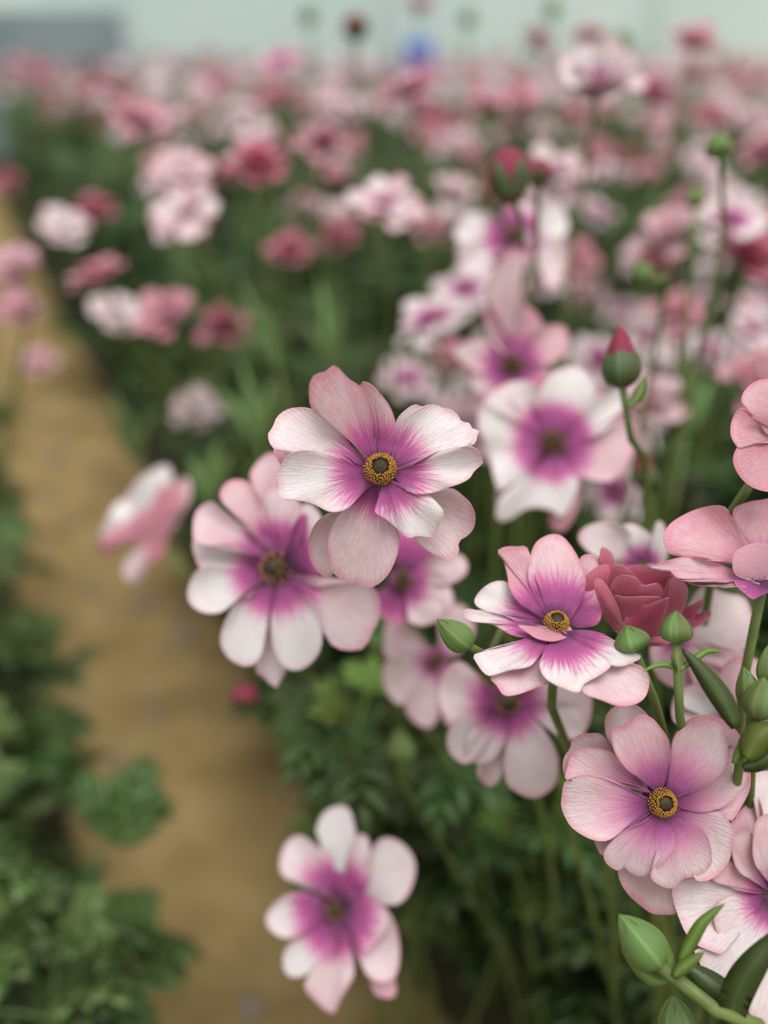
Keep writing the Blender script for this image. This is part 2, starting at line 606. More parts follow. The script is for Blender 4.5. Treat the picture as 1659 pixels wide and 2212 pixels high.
def drawn_petal(root, foot, cpx, depth, pts, o, z0, Rref, rnd, colr, hi, tilt):
    """pts: outline in photo pixels, from one side of the base round to the other"""
    NT_, NS = (44, 13) if hi else (26, 8)
    out = catmull(pts, NT_)
    base = ((out[0][0] + out[-1][0]) / 2 * 0.55 + cpx[0] * 0.45, (out[0][1] + out[-1][1]) / 2 * 0.55 + cpx[1] * 0.45)
    k = depth / F
    mx = sum(p[0] for p in out) / NT_ - cpx[0]
    my = sum(p[1] for p in out) / NT_ - cpx[1]
    L0 = math.hypot(mx, my) or 1.0
    a = (mx / L0, my / L0)
    Lp = max((p[0] - cpx[0]) * a[0] + (p[1] - cpx[1]) * a[1] for p in out)
    Wp = max(abs(-(p[0] - cpx[0]) * a[1] + (p[1] - cpx[1]) * a[0]) for p in out)
    Lp = max(Lp, 1.0)
    slope, curl, cup, ruf = o.get('s', 0.30), o.get('c', -0.22), o.get('u', 0.10), o.get('r', 0.035)
    kx, ky = o.get('k', tilt)
    ph, fq = rnd.uniform(0, 6.28), rnd.uniform(7, 13)
    top, infos = [], []
    for j in range(NS):
        s = (j / (NS - 1))
        row, irow = [], []
        for i in range(NT_):
            x = base[0] + (out[i][0] - base[0]) * s
            y = base[1] + (out[i][1] - base[1]) * s
            qx, qy = x - cpx[0], y - cpx[1]
            rho = (qx * a[0] + qy * a[1]) / Lp
            wl = (-qx * a[1] + qy * a[0]) / Wp
            Lm = Lp * k
            rc = max(rho, 0.0)
            z = (slope * rc + curl * rc * rc) * Lm + cup * wl * wl * Lm * sstep(0, 0.5, rho)
            z += ruf * Lm * s ** 3 * math.sin(fq * i / (NT_ - 1) * 2 + ph)
            z += 0.010 * Lm * s * math.sin(2.3 * fq * i / (NT_ - 1) + 2 * ph)
            z += z0 * sstep(0.0, 0.35, math.hypot(qx, qy) / Lp)
            z += -kx * qx * k + ky * qy * k           # photo y grows downwards
            lx = (x - CX) / F * (depth - z) - (cpx[0] - CX) / F * depth
            ly = -((y - CY) / F * (depth - z) - (cpx[1] - CY) / F * depth)
            row.append(Vector((lx, ly, z)))
            irow.append(math.sqrt(lx * lx + ly * ly + 0.6 * z * z) / Rref)
        top.append(row)
        infos.append(irow)
    me = fan_mesh('petal', top, NT_, NS, infos, 0.00028, o.get('back', False))
    ob = link('petal', me, root)
    head = P(cpx[0], cpx[1], depth)
    ob.matrix_local = Matrix.Translation(head - foot) @ HEADROT.to_4x4()
    ob.color = (o.get('pk', colr[0]), o.get('eye', colr[1]), o.get('hot', colr[2]), o.get('sharp', 1.0))
    return ob


def drawn_flower(label, crop, centre, depth, petals, axis=(0, .15, 1), tilt=(0, 0), Rpx=220, col=(.3, .5, 0), cr=0.0,
                 hi=True, step=0.0009, name='ranunculus_flower', stem=None, foot=None, seed=1, defaults=None):
    rnd = random.Random(seed)
    ox, oy, sc = crop
    cpx = (ox + centre[0] / sc, oy + centre[1] / sc)
    head = P(cpx[0], cpx[1], depth)
    rot, n = axis_rotation(axis)
    foot = foot or foot_of(head, rnd)
    root = link(name, None, None, foot)
    tag(root, label, 'flower')
    Rref = Rpx * depth / F
    m = len(petals)
    for i, (flat, o) in enumerate(petals):
        pts = [(ox + flat[q] / sc, oy + flat[q + 1] / sc) for q in range(0, len(flat), 2)]
        oo = dict(defaults or {})
        oo.update(o)
        drawn_petal(root, foot, cpx, depth, pts, oo, -(m - 1 - i) * step, Rref, rnd, col, hi, tilt)
    if cr and axis[1] > .6:
        add_centre(root, head - foot + n * 0.0004, rot, cr, hi)
    elif cr:
        rp = 0.21 * Rpx                       # disc added behind the petal bases to close the gaps
        disc = [(cpx[0] + rp * math.cos(2 * pi * q / 12 + .01), cpx[1] + rp * math.sin(2 * pi * q / 12 + .01)) for q in range(13)]
        rc = drawn_petal(root, foot, cpx, depth, disc, {'k': tilt, 's': 0, 'c': 0, 'u': 0, 'r': 0, 'eye': col[1], 'pk': col[0]}, -(m - 1) * step * 0.95, Rref, rnd, col, False, tilt)
        rc.name = 'filler_disc'
        add_centre(root, head - foot + n * 0.0004, rot, cr, hi)
    add_stem(root, foot, head - n * 0.0008, n, pts=stem)
    return root


# ------------------------------------------------------------------ the flowers in and near the plane of focus
C1 = (540, 760, 3.072)
drawn_flower('large pale pink open ranunculus with streaked magenta eye, standing tallest over the path', C1, (865, 785), 0.280, [
    ([930, 700, 960, 500, 985, 430, 1050, 370, 1100, 348, 1150, 365, 1280, 372, 1330, 380, 1380, 420, 1410, 470, 1480, 510, 1520, 518, 1505, 560, 1470, 620, 1200, 700], {'pk': .1, 's': .2}),
    ([700, 770, 300, 600, 160, 640, 180, 700, 205, 742, 260, 700, 400, 720], {'pk': .75, 's': .12}),
    ([790, 890, 600, 1050, 500, 1080, 430, 1150, 390, 1250, 385, 1310, 400, 1380, 440, 1450, 490, 1490, 540, 1490, 700, 1300], {'pk': .5, 's': -.04, 'c': -.3, 'u': .02}),
    ([960, 880, 1200, 930, 1340, 905, 1420, 960, 1470, 1020, 1497, 1100, 1480, 1180, 1430, 1230, 1385, 1260, 1388, 1320, 1360, 1370, 1310, 1378, 1230, 1350, 1130, 1280, 1060, 1180, 950, 1000], {'pk': .35, 's': .05, 'c': -.28}),
    ([840, 700, 800, 450, 740, 300, 735, 205, 790, 212, 865, 275, 925, 355, 960, 440, 968, 520, 960, 610, 925, 700], {'pk': .55, 's': .5, 'c': -.05, 'u': -.05}),
    ([800, 900, 740, 950, 660, 1020, 590, 1080, 540, 1160, 515, 1260, 520, 1360, 540, 1450, 590, 1500, 640, 1525, 696, 1538, 706, 1524, 722, 1547, 765, 1565, 830, 1555, 900, 1500, 950, 1420, 985, 1320, 995, 1230, 960, 1160, 880, 1080, 840, 1040, 875, 900], {'pk': .45, 's': .14, 'c': -.32, 'u': .03}),
    ([790, 720, 640, 560, 480, 440, 405, 370, 393, 260, 405, 195, 440, 150, 505, 135, 540, 100, 575, 92, 605, 125, 665, 185, 735, 235, 790, 320, 825, 420, 830, 540, 835, 690], {'pk': .7, 's': .55, 'c': 0.02, 'u': .02}),
    ([940, 710, 970, 600, 1000, 500, 1050, 430, 1120, 380, 1200, 350, 1260, 360, 1310, 400, 1370, 440, 1420, 465, 1460, 475, 1475, 520, 1470, 590, 1430, 625, 1330, 640, 1230, 680, 1100, 760, 985, 792], {'pk': .05, 's': .3, 'c': -.35}),
    ([980, 790, 1100, 740, 1240, 665, 1340, 640, 1440, 628, 1500, 645, 1535, 690, 1548, 735, 1520, 765, 1490, 790, 1455, 840, 1380, 880, 1320, 900, 1230, 930, 1130, 942, 1060, 930, 1010, 890, 960, 840], {'pk': .2, 's': .28, 'c': -.2, 'r': .05}),
    ([760, 720, 690, 640, 600, 540, 510, 455, 420, 390, 340, 368, 250, 380, 180, 430, 150, 500, 120, 540, 125, 590, 155, 640, 220, 660, 340, 665, 420, 655, 500, 650, 580, 690, 700, 760], {'pk': .25, 's': .3, 'c': -.28}),
    ([700, 740, 640, 690, 560, 665, 490, 660, 400, 655, 290, 665, 220, 720, 180, 800, 170, 835, 195, 880, 185, 940, 215, 975, 300, 985, 390, 1000, 450, 1025, 510, 1055, 570, 1062, 640, 1040, 700, 990, 760, 925, 800, 890], {'pk': .12, 's': .3, 'c': -.25}),
    ([870, 900, 850, 980, 825, 1050, 840, 1075, 900, 1110, 960, 1160, 1020, 1215, 1060, 1237, 1110, 1222, 1215, 1228, 1250, 1170, 1285, 1070, 1260, 1020, 1180, 950, 1050, 930, 960, 860], {'pk': .05, 's': .3, 'c': -.42, 'u': .03}),
], axis=(0, .28, 1), Rpx=225, col=(.3, .47, 0), cr=0.0046, seed=4, foot=Vector((.13, .62, .03)),
    stem=[P(820, 1020, .2815), P(824, 1090, .31), P(860, 1300, .45), P(920, 1480, .53), Vector((.12, .615, .15)), Vector((.13, .62, .02))])

C2 = (1159, 1480, 3.022)
drawn_flower('rosy pink ranunculus with many rounded overlapping petals and soft magenta eye', C2, (815, 765), 0.285, [
    ([740, 720, 500, 560, 250, 560, 185, 590, 172, 510, 190, 450, 220, 420, 225, 380, 270, 330, 350, 315, 420, 320, 470, 370, 490, 440, 600, 600], {'pk': .3}),
    ([780, 690, 600, 500, 490, 390, 455, 320, 450, 220, 480, 165, 540, 125, 600, 120, 660, 140, 720, 190, 760, 260, 800, 500], {'pk': .3}),
    ([850, 690, 880, 380, 920, 300, 980, 235, 1040, 200, 1120, 195, 1210, 220, 1270, 260, 1330, 330, 1370, 410, 1372, 480, 1250, 560, 1000, 690], {'pk': .55}),
    ([780, 880, 560, 1150, 535, 1230, 560, 1310, 610, 1380, 680, 1440, 750, 1490, 840, 1498, 910, 1490, 920, 1400, 930, 1280, 880, 1000], {'pk': .5, 's': .1, 'c': -.2}),
    ([700, 880, 450, 1000, 380, 1010, 400, 1070, 435, 1112, 520, 1060], {'pk': .35}),
    ([900, 760, 1200, 650, 1370, 540, 1395, 560, 1400, 610, 1390, 690, 1340, 790, 1270, 890, 1230, 850, 1100, 800], {'pk': .6}),
    ([900, 790, 1000, 810, 1110, 835, 1200, 825, 1250, 880, 1290, 950, 1275, 1050, 1265, 1130, 1230, 1190, 1170, 1250, 1100, 1280, 1030, 1260, 1000, 1100, 900, 900], {'pk': .35}),
    ([910, 735, 1050, 680, 1150, 630, 1230, 540, 1255, 460, 1270, 395, 1320, 420, 1365, 480, 1380, 560, 1360, 640, 1320, 720, 1250, 780, 1170, 815, 1080, 830, 990, 815, 920, 780], {'pk': .5}),
    ([730, 690, 650, 650, 560, 630, 480, 605, 380, 590, 280, 590, 190, 615, 200, 540, 230, 450, 280, 415, 350, 412, 440, 420, 510, 450, 570, 530, 640, 610], {'pk': .55}),
    ([770, 670, 690, 620, 600, 560, 530, 470, 495, 380, 490, 300, 510, 278, 560, 270, 600, 240, 650, 200, 700, 193, 760, 220, 810, 280, 850, 340, 875, 420, 880, 500, 860, 590, 820, 680], {'pk': .6, 's': .4, 'c': -.1}),
    ([840, 680, 860, 560, 875, 470, 890, 370, 950, 290, 1040, 250, 1130, 235, 1190, 250, 1215, 275, 1215, 310, 1240, 370, 1253, 450, 1240, 530, 1180, 610, 1100, 660, 1000, 695, 910, 730], {'pk': .5, 's': .4, 'c': -.15}),
    ([740, 840, 640, 910, 560, 950, 500, 1000, 430, 1020, 340, 1000, 240, 940, 190, 870, 160, 790, 165, 720, 180, 640, 230, 605, 300, 588, 380, 595, 460, 615, 540, 650, 620, 690, 720, 730], {'pk': .45, 'c': -.3}),
    ([860, 850, 930, 870, 1000, 890, 1060, 920, 1110, 980, 1140, 1070, 1145, 1160, 1110, 1210, 1040, 1250, 970, 1260, 930, 1290, 900, 1325, 850, 1325, 790, 1300, 745, 1250, 780, 1160, 850, 1050, 870, 950], {'pk': .4, 'c': -.35}),
    ([740, 870, 680, 910, 600, 940, 510, 1000, 450, 1070, 438, 1120, 460, 1170, 510, 1205, 545, 1210, 575, 1185, 600, 1215, 650, 1245, 700, 1248, 770, 1210, 840, 1150, 890, 1080, 903, 1010, 890, 950, 850, 880], {'pk': .35, 'c': -.38}),
], axis=(0.1, .2, 1), Rpx=215, col=(.45, .50, 0), cr=0.0041, seed=9, defaults={'r': .02, 'sharp': .15})

drawn_flower('big whitish mauve ranunculus behind the rosy bloom, spreading broad pale petals', C2, (1530, 1390), 0.297, [
    ([1480, 1250, 1420, 800, 1400, 650, 1420, 580, 1511, 560, 1650, 600, 1700, 900, 1580, 1200], {'pk': .15}),
    ([1450, 1280, 1280, 960, 1300, 860, 1400, 750, 1430, 700, 1470, 800, 1480, 900, 1500, 1200], {'pk': .6}),
    ([1520, 1500, 1400, 1900, 1390, 2060, 1380, 2120, 1450, 2212, 1600, 2270, 1750, 2100, 1700, 1700], {'pk': .22}),
    ([1490, 1450, 1100, 1700, 1030, 1730, 1060, 1800, 1110, 1910, 1200, 2000, 1280, 2050, 1380, 1950, 1480, 1700], {'pk': .25}),
    ([1500, 1370, 1150, 1280, 950, 1260, 885, 1330, 900, 1430, 930, 1520, 975, 1620, 1040, 1690, 1100, 1720, 1230, 1750, 1300, 1600, 1480, 1440], {'pk': .22}),
    ([1500, 1400, 1300, 1370, 1190, 1420, 1160, 1530, 1190, 1640, 1240, 1760, 1290, 1850, 1330, 1890, 1430, 1860, 1560, 1700, 1580, 1500], {'pk': .2}),
    ([1520, 1370, 1300, 1330, 1150, 1275, 1200, 1200, 1260, 1150, 1320, 1200, 1430, 1290], {'pk': .7, 's': .4}),
    ([1500, 1370, 1440, 1280, 1340, 1230, 1290, 1150, 1265, 1020, 1280, 970, 1340, 950, 1400, 965, 1430, 1000, 1430, 1100, 1480, 1220], {'pk': .55, 's': .5}),
    ([1530, 1380, 1511, 1250, 1450, 1200, 1420, 1140, 1415, 1050, 1430, 900, 1511, 840, 1620, 850, 1700, 1000, 1620, 1300], {'pk': .5, 's': .55}),
], axis=(-.3, .3, 1), tilt=(.2, .2), Rpx=190, col=(.25, .36, 0), seed=12)

C3 = (959, 1080, 2.37)
drawn_flower('blush ranunculus seen half from the side, ruffled skirt below an upright pink back petal', C3, (575, 640), 0.292, [
    ([620, 620, 690, 500, 690, 340, 720, 280, 790, 300, 790, 400, 810, 560, 780, 640, 680, 650], {'pk': .6, 'k': (0, .3)}),
    ([500, 640, 330, 600, 200, 560, 155, 520, 190, 460, 250, 420, 310, 415, 330, 440, 400, 560], {'pk': .0, 'k': (0, .6)}),
    ([520, 620, 400, 540, 340, 460, 325, 380, 300, 300, 272, 265, 310, 240, 380, 238, 430, 250, 470, 400, 530, 560], {'pk': .8, 'k': (0, .3)}),
    ([550, 620, 470, 500, 430, 400, 440, 300, 470, 220, 530, 180, 590, 178, 640, 220, 690, 300, 725, 400, 710, 500, 650, 610], {'pk': .6, 'k': (0, .35)}),
    ([540, 650, 420, 640, 300, 590, 200, 570, 110, 555, 103, 590, 130, 620, 250, 640, 350, 690, 440, 700, 520, 680], {'pk': .25, 'k': (0, .7)}),
    ([510, 740, 430, 800, 330, 850, 240, 905, 270, 950, 310, 1000, 380, 995, 470, 960, 540, 930, 560, 850], {'pk': .5, 'k': (0, .8), 'eye': .2}),
    ([640, 720, 760, 800, 840, 830, 920, 840, 1000, 850, 1045, 900, 1050, 950, 1030, 1010, 980, 1045, 900, 1055, 800, 1020, 710, 985, 700, 900], {'pk': .45, 'k': (0, .8), 'eye': .2}),
    ([540, 690, 400, 715, 300, 745, 200, 775, 150, 795, 165, 830, 200, 880, 240, 900, 330, 870, 440, 850, 490, 800, 525, 740], {'pk': .15, 'k': (0, 1.0)}),
    ([545, 700, 505, 790, 490, 840, 510, 900, 560, 940, 620, 965, 690, 985, 720, 940, 790, 900, 850, 855, 840, 820, 720, 720, 640, 690], {'pk': .05, 'k': (0, 1.1)}),
    ([620, 670, 720, 665, 800, 680, 870, 720, 940, 760, 1010, 800, 970, 830, 900, 850, 820, 830, 750, 770], {'pk': .1, 'k': (0, .9)}),
    ([520, 660, 380, 640, 430, 680, 480, 710, 560, 722, 630, 703, 657, 672, 640, 645, 600, 640, 540, 664], {'pk': 1.0, 'eye': 0.05, 'k': (0, 1.2), 's': .5}),
], axis=(0, .75, .66), Rpx=205, col=(.4, .55, 0), cr=0.0037, seed=21, step=0.0006)

drawn_flower('deep rose pink double ranunculus with tightly wrapped petals, beside a plump green bud', C3, (950, 690), 0.300, [
    ([980, 690, 920, 400, 920, 345, 1000, 330, 1080, 350, 1170, 380, 1210, 420, 1160, 520, 1060, 680], {'s': .2}),
    ([900, 690, 800, 400, 790, 330, 800, 280, 810, 240, 860, 270, 870, 310, 880, 360, 940, 660], {'s': .2}),
    ([1010, 700, 1150, 600, 1270, 540, 1335, 505, 1320, 545, 1260, 610, 1100, 710], {'s': .2}),
    ([1010, 705, 1200, 640, 1280, 600, 1340, 570, 1370, 575, 1340, 620, 1280, 655, 1200, 705, 1060, 740], {'s': .3}),
    ([1000, 690, 1120, 520, 1160, 400, 1230, 420, 1250, 480, 1230, 560, 1190, 620, 1100, 720], {'s': .4, 'hot': .75}),
    ([890, 690, 780, 560, 740, 480, 720, 400, 760, 360, 810, 330, 850, 340, 830, 420, 850, 520, 930, 680], {'s': .3, 'hot': .85}),
    ([910, 690, 840, 480, 850, 360, 900, 335, 960, 370, 1030, 440, 1060, 480, 980, 690], {'s': .5}),
    ([920, 690, 860, 500, 855, 430, 900, 385, 980, 400, 1020, 440, 1100, 430, 1115, 500, 980, 690], {'s': .62, 'hot': .9}),
    ([930, 700, 870, 530, 868, 490, 930, 498, 1050, 496, 1117, 510, 1060, 600, 990, 700], {'s': .75, 'hot': .85}),
    ([900, 690, 830, 610, 790, 520, 770, 440, 790, 400, 830, 430, 870, 500, 900, 570, 935, 690], {'s': .75, 'hot': .8}),
    ([930, 720, 920, 630, 950, 580, 1000, 545, 1110, 515, 1152, 505, 1130, 600, 1100, 680, 1040, 735], {'s': .8, 'hot': 1}),
    ([960, 740, 1050, 715, 1130, 700, 1200, 705, 1130, 745, 1040, 750], {'s': .5, 'hot': .7}),
], axis=(.1, .8, .5), tilt=(0, -.1), Rpx=130, col=(.9, .0, .93), seed=31, step=0.0010, defaults={'c': .05, 'u': -.22, 'r': .02}, hi=True)

drawn_flower('pink ranunculus with ruffled rim held above a pale bloom, cut by the picture edge', C3, (1640, 400), 0.288, [
    ([1600, 340, 1520, 200, 1480, 100, 1490, 40, 1560, 10, 1620, 0, 1720, -10, 1800, 60, 1750, 250], {'pk': .8, 'k': (0, .3)}),
    ([1600, 340, 1480, 320, 1400, 310, 1300, 300, 1200, 290, 1150, 270, 1125, 200, 1150, 130, 1220, 80, 1300, 45, 1380, 30, 1440, 40, 1475, 100, 1510, 180, 1570, 280], {'pk': .9, 'k': (0, .35), 'r': .08}),
    ([1700, 380, 1720, 250, 1800, 150, 1900, 150, 1960, 250, 1940, 380, 1850, 420], {'pk': .6, 'k': (0, .6)}),
    ([1560, 380, 1300, 300, 1200, 295, 1060, 345, 1100, 355, 1155, 360, 1200, 400, 1320, 410, 1450, 420], {'pk': .6, 'k': (0, .8)}),
    ([1620, 440, 1480, 400, 1250, 405, 1265, 428, 1400, 448, 1500, 440, 1560, 450], {'pk': 1, 'k': (0, .9), 'eye': .05, 'back': True}),
    ([1580, 400, 1420, 330, 1350, 300, 1280, 290, 1220, 320, 1158, 372, 1200, 405, 1300, 418, 1390, 425, 1500, 430], {'pk': .85, 'k': (0, 1.0), 'r': .1}),
    ([1620, 420, 1500, 400, 1490, 430, 1540, 480, 1580, 507, 1620, 490, 1680, 470, 1720, 500, 1760, 480, 1720, 420], {'pk': .6, 'k': (0, 1.1), 'eye': .4}),
    ([1600, 420, 1500, 390, 1478, 330, 1490, 270, 1550, 230, 1620, 220, 1700, 240, 1740, 300, 1720, 380, 1680, 410], {'pk': .85, 's': .8, 'k': (0, .5), 'back': True, 'eye': .02}),
], axis=(0, .85, .5), Rpx=230, col=(.6, .3, 0), seed=41, step=0.0007)

C6 = (800, 600, 1.931)
drawn_flower('bright pink ranunculus with cupped overlapping petals at the picture edge above the ruffled bloom', C6, (1720, 660), 0.286, [
    ([1700, 600, 1620, 590, 1565, 540, 1548, 505, 1570, 460, 1610, 430, 1659, 422, 1720, 425, 1800, 460, 1800, 560], {'pk': .6, 'k': (.2, .2)}),
    ([1740, 680, 1800, 600, 1880, 560, 1920, 640, 1900, 760, 1800, 780], {'pk': .6}),
    ([1700, 700, 1600, 690, 1545, 695, 1517, 740, 1520, 790, 1560, 850, 1620, 885, 1700, 892, 1760, 860, 1780, 760], {'pk': .8, 'k': (.2, .2)}),
    ([1700, 650, 1620, 600, 1550, 545, 1510, 590, 1503, 650, 1520, 690, 1545, 712, 1600, 690, 1659, 690], {'pk': .75, 'k': (.2, .2)}),
    ([1720, 670, 1659, 655, 1625, 610, 1592, 582, 1640, 575, 1700, 580, 1780, 610, 1780, 660], {'pk': .9, 's': .7, 'back': True}),
], axis=(.3, .6, .7), Rpx=200, col=(.75, .08, .2), seed=43, defaults={'hot': .22})

C4 = (380, 960, 3.19)
drawn_flower('white and blush ranunculus with violet eye, hanging just below the tallest bloom', C4, (700, 850), 0.355, [
    ([600, 560, 540, 300, 510, 200, 590, 90, 680, 55, 740, 150, 760, 300, 700, 600], {'pk': .5}),
    ([640, 850, 400, 860, 200, 880, 140, 800, 115, 680, 180, 600, 600, 720], {'pk': .15}),
    ([640, 1000, 600, 1300, 545, 1540, 600, 1600, 690, 1680, 730, 1600, 770, 1530, 740, 1300, 720, 1000], {'pk': .3, 's': .1}),
    ([760, 740, 800, 560, 850, 450, 910, 400, 1000, 500, 1010, 650, 980, 900, 960, 960, 860, 870], {'pk': .05}),
    ([720, 740, 620, 600, 580, 480, 600, 350, 680, 280, 780, 330, 860, 420, 860, 520, 800, 700], {'pk': .3, 's': .45}),
    ([640, 740, 560, 620, 440, 500, 330, 420, 300, 340, 350, 260, 420, 240, 500, 260, 580, 360, 640, 480, 700, 720], {'pk': .6, 's': .4}),
    ([600, 780, 450, 720, 300, 680, 150, 700, 115, 620, 130, 480, 190, 410, 260, 400, 400, 520, 580, 680], {'pk': .45, 's': .4}),
    ([780, 900, 950, 980, 1100, 960, 1300, 950, 1400, 1050, 1400, 1200, 1350, 1300, 1300, 1400, 1180, 1420, 1070, 1380, 1000, 1250, 930, 1100, 800, 960], {'pk': .4}),
    ([590, 880, 450, 840, 300, 840, 160, 860, 90, 960, 80, 1060, 130, 1130, 220, 1165, 330, 1150, 430, 1060, 600, 940], {'pk': -.1}),
    ([640, 940, 540, 1030, 440, 1080, 360, 1180, 305, 1330, 330, 1430, 400, 1500, 500, 1530, 580, 1470, 620, 1330, 640, 1150, 680, 980], {'pk': -.15, 'c': -.3}),
    ([690, 960, 660, 1150, 660, 1300, 680, 1430, 740, 1530, 830, 1560, 930, 1510, 1000, 1400, 1000, 1250, 950, 1130, 880, 1020, 760, 940], {'pk': -.05, 'c': -.3}),
    ([770, 880, 760, 760, 790, 620, 850, 500, 900, 480, 900, 600, 850, 760, 820, 900], {'pk': .3, 'eye': .9, 's': .6}),
], axis=(-.35, .1, 1), tilt=(-.25, 0.1), Rpx=185, col=(.2, .58, 0), cr=0.0062, seed=51, hi=False)

C5 = (560, 1720, 4.147)
drawn_flower('small white ranunculus with dark violet throat, leaning low out over the path', C5, (690, 1010), 0.40, [
    ([1000, 1250, 990, 1550, 1010, 1720, 1060, 1790, 1150, 1810, 1220, 1790, 1220, 1650, 1100, 1300], {'pk': .7}),
    ([680, 900, 560, 430, 510, 330, 540, 200, 620, 110, 740, 80, 810, 120, 850, 250, 860, 380, 800, 500, 740, 900], {'pk': -.3, 'eye': .2}),
    ([800, 900, 960, 860, 1010, 700, 1010, 550, 1040, 430, 1120, 370, 1230, 390, 1340, 480, 1400, 600, 1390, 740, 1320, 900, 1210, 980, 1100, 960, 950, 970], {'pk': .15, 'eye': .35}),
    ([740, 900, 770, 650, 820, 480, 880, 350, 940, 340, 990, 420, 1000, 600, 970, 780, 860, 980], {'pk': .3}),
    ([660, 900, 480, 740, 300, 760, 200, 700, 180, 580, 230, 430, 320, 350, 400, 360, 520, 450, 640, 550, 720, 860], {'pk': .3}),
    ([650, 1000, 520, 900, 400, 860, 250, 880, 120, 980, 60, 1080, 80, 1180, 180, 1260, 280, 1270, 400, 1220, 640, 1070], {'pk': .05}),
    ([720, 1100, 640, 1400, 500, 1580, 400, 1700, 500, 1830, 600, 1920, 670, 1950, 720, 1830, 800, 1700, 850, 1600, 830, 1400, 780, 1150], {'pk': .4}),
    ([660, 1070, 520, 1150, 380, 1240, 270, 1330, 215, 1420, 220, 1550, 280, 1620, 400, 1610, 540, 1530, 660, 1400, 730, 1150], {'pk': -.3}),
    ([760, 1060, 870, 1050, 960, 900, 1020, 900, 1130, 1000, 1220, 1160, 1260, 1350, 1250, 1520, 1200, 1640, 1080, 1670, 960, 1600, 900, 1450, 840, 1250], {'pk': .3}),
    ([760, 1020, 860, 930, 980, 870, 1060, 960, 1130, 1050, 1150, 1150, 1080, 1270, 960, 1400, 890, 1300, 820, 1150], {'pk': .1, 's': .5}),
    ([730, 1010, 690, 800, 680, 680, 740, 680, 800, 800, 830, 950, 780, 1080], {'pk': .8, 'eye': .7, 's': .7}),
], axis=(-.3, .2, 1), tilt=(-.25, .15), Rpx=175, col=(.15, .58, 0), cr=0.0042, seed=61, hi=False, foot=Vector((.17, .66, .03)),
    stem=[P(726, 1964, .402), P(760, 1985, .43), P(860, 2010, .50), Vector((.10, .55, .20)), Vector((.17, .66, .02))])

C10 = (0, 500, 2.37)
drawn_flower('pink and white ranunculus seen from the side, leaning out over the path', C10, (780, 1560), 0.58, [
    ([770, 1540, 640, 1420, 690, 1290, 790, 1215, 855, 1195, 885, 1260, 860, 1380, 810, 1520], {'pk': -.2, 'eye': .05, 's': .5}),
    ([740, 1560, 560, 1570, 515, 1540, 590, 1400, 660, 1370, 720, 1430, 770, 1520], {'pk': -.2, 'eye': .05}),
    ([790, 1560, 850, 1420, 930, 1265, 975, 1290, 965, 1400, 900, 1500, 830, 1580], {'pk': .6, 'back': True, 'eye': .02}),
    ([770, 1560, 620, 1570, 540, 1650, 505, 1650, 520, 1580, 640, 1480, 750, 1470], {'pk': .95, 'hot': .35, 'back': True, 'eye': .02}),
    ([760, 1600, 680, 1640, 630, 1720, 650, 1785, 710, 1795, 755, 1700, 780, 1620], {'pk': .2, 'back': True, 'eye': .02}),
    ([760, 1580, 700, 1570, 730, 1650, 770, 1690, 830, 1650, 860, 1540, 820, 1530], {'pk': 1, 'hot': .6, 'back': True, 'eye': .02}),
    ([760, 1570, 670, 1490, 750, 1380, 850, 1290, 930, 1310, 910, 1420, 860, 1520, 810, 1580], {'pk': .95, 'hot': .4, 'back': True, 'eye': .02}),
], axis=(-.6, .7, .2), Rpx=110, col=(.6, .1, 0), seed=75, hi=False, defaults={'u': -.15})

C7 = (480, 1400, 2.127)
drawn_flower('drooping whitish lilac ranunculus with violet eye beneath the half side-on blush bloom', C7, (1310, 240), 0.365, [
    ([1220, 450, 1170, 560, 1200, 620, 1240, 635, 1290, 570, 1290, 420], {'pk': .3}),
    ([1270, 230, 1150, 100, 1080, 60, 1000, 140, 1000, 260, 1050, 340, 1150, 330], {'pk': .3}),
    ([1350, 220, 1500, 100, 1650, 110, 1700, 250, 1660, 400, 1580, 410, 1450, 330], {'pk': .25}),
    ([1270, 280, 1150, 300, 1060, 350, 1030, 430, 1060, 500, 1130, 530, 1230, 420], {'pk': .2}),
    ([1380, 270, 1480, 240, 1600, 260, 1680, 330, 1640, 420, 1560, 410, 1460, 340], {'pk': .2}),
    ([1290, 290, 1200, 330, 1130, 400, 1110, 480, 1160, 530, 1230, 520, 1290, 450, 1320, 330], {'pk': .15}),
    ([1330, 300, 1300, 450, 1300, 600, 1350, 660, 1430, 690, 1500, 660, 1540, 600, 1540, 500, 1480, 380, 1390, 290], {'pk': .25}),
], axis=(0, -.2, 1), Rpx=190, col=(.2, .42, 0), cr=0.005, seed=71, hi=False)

drawn_flower('pale lilac ranunculus in shade between the violet eyed bloom and the drooping one', C7, (980, 60), 0.43, [
    ([960, 20, 850, -120, 760, -130, 740, 0, 780, 60, 900, 90], {'pk': .45}),
    ([1000, 20, 1000, -150, 1100, -200, 1160, -90, 1080, 40], {'pk': .4}),
    ([950, 70, 800, 40, 735, 100, 760, 210, 830, 260, 930, 160], {'pk': .3}),
    ([960, 100, 860, 200, 850, 300, 940, 370, 1000, 300, 1000, 120], {'pk': .4}),
    ([990, 90, 1000, 200, 1020, 330, 1080, 360, 1140, 250, 1080, 120], {'pk': .3}),
], axis=(-.2, .1, 1), Rpx=150, col=(.35, .25, 0), cr=0.004, seed=73, hi=False)

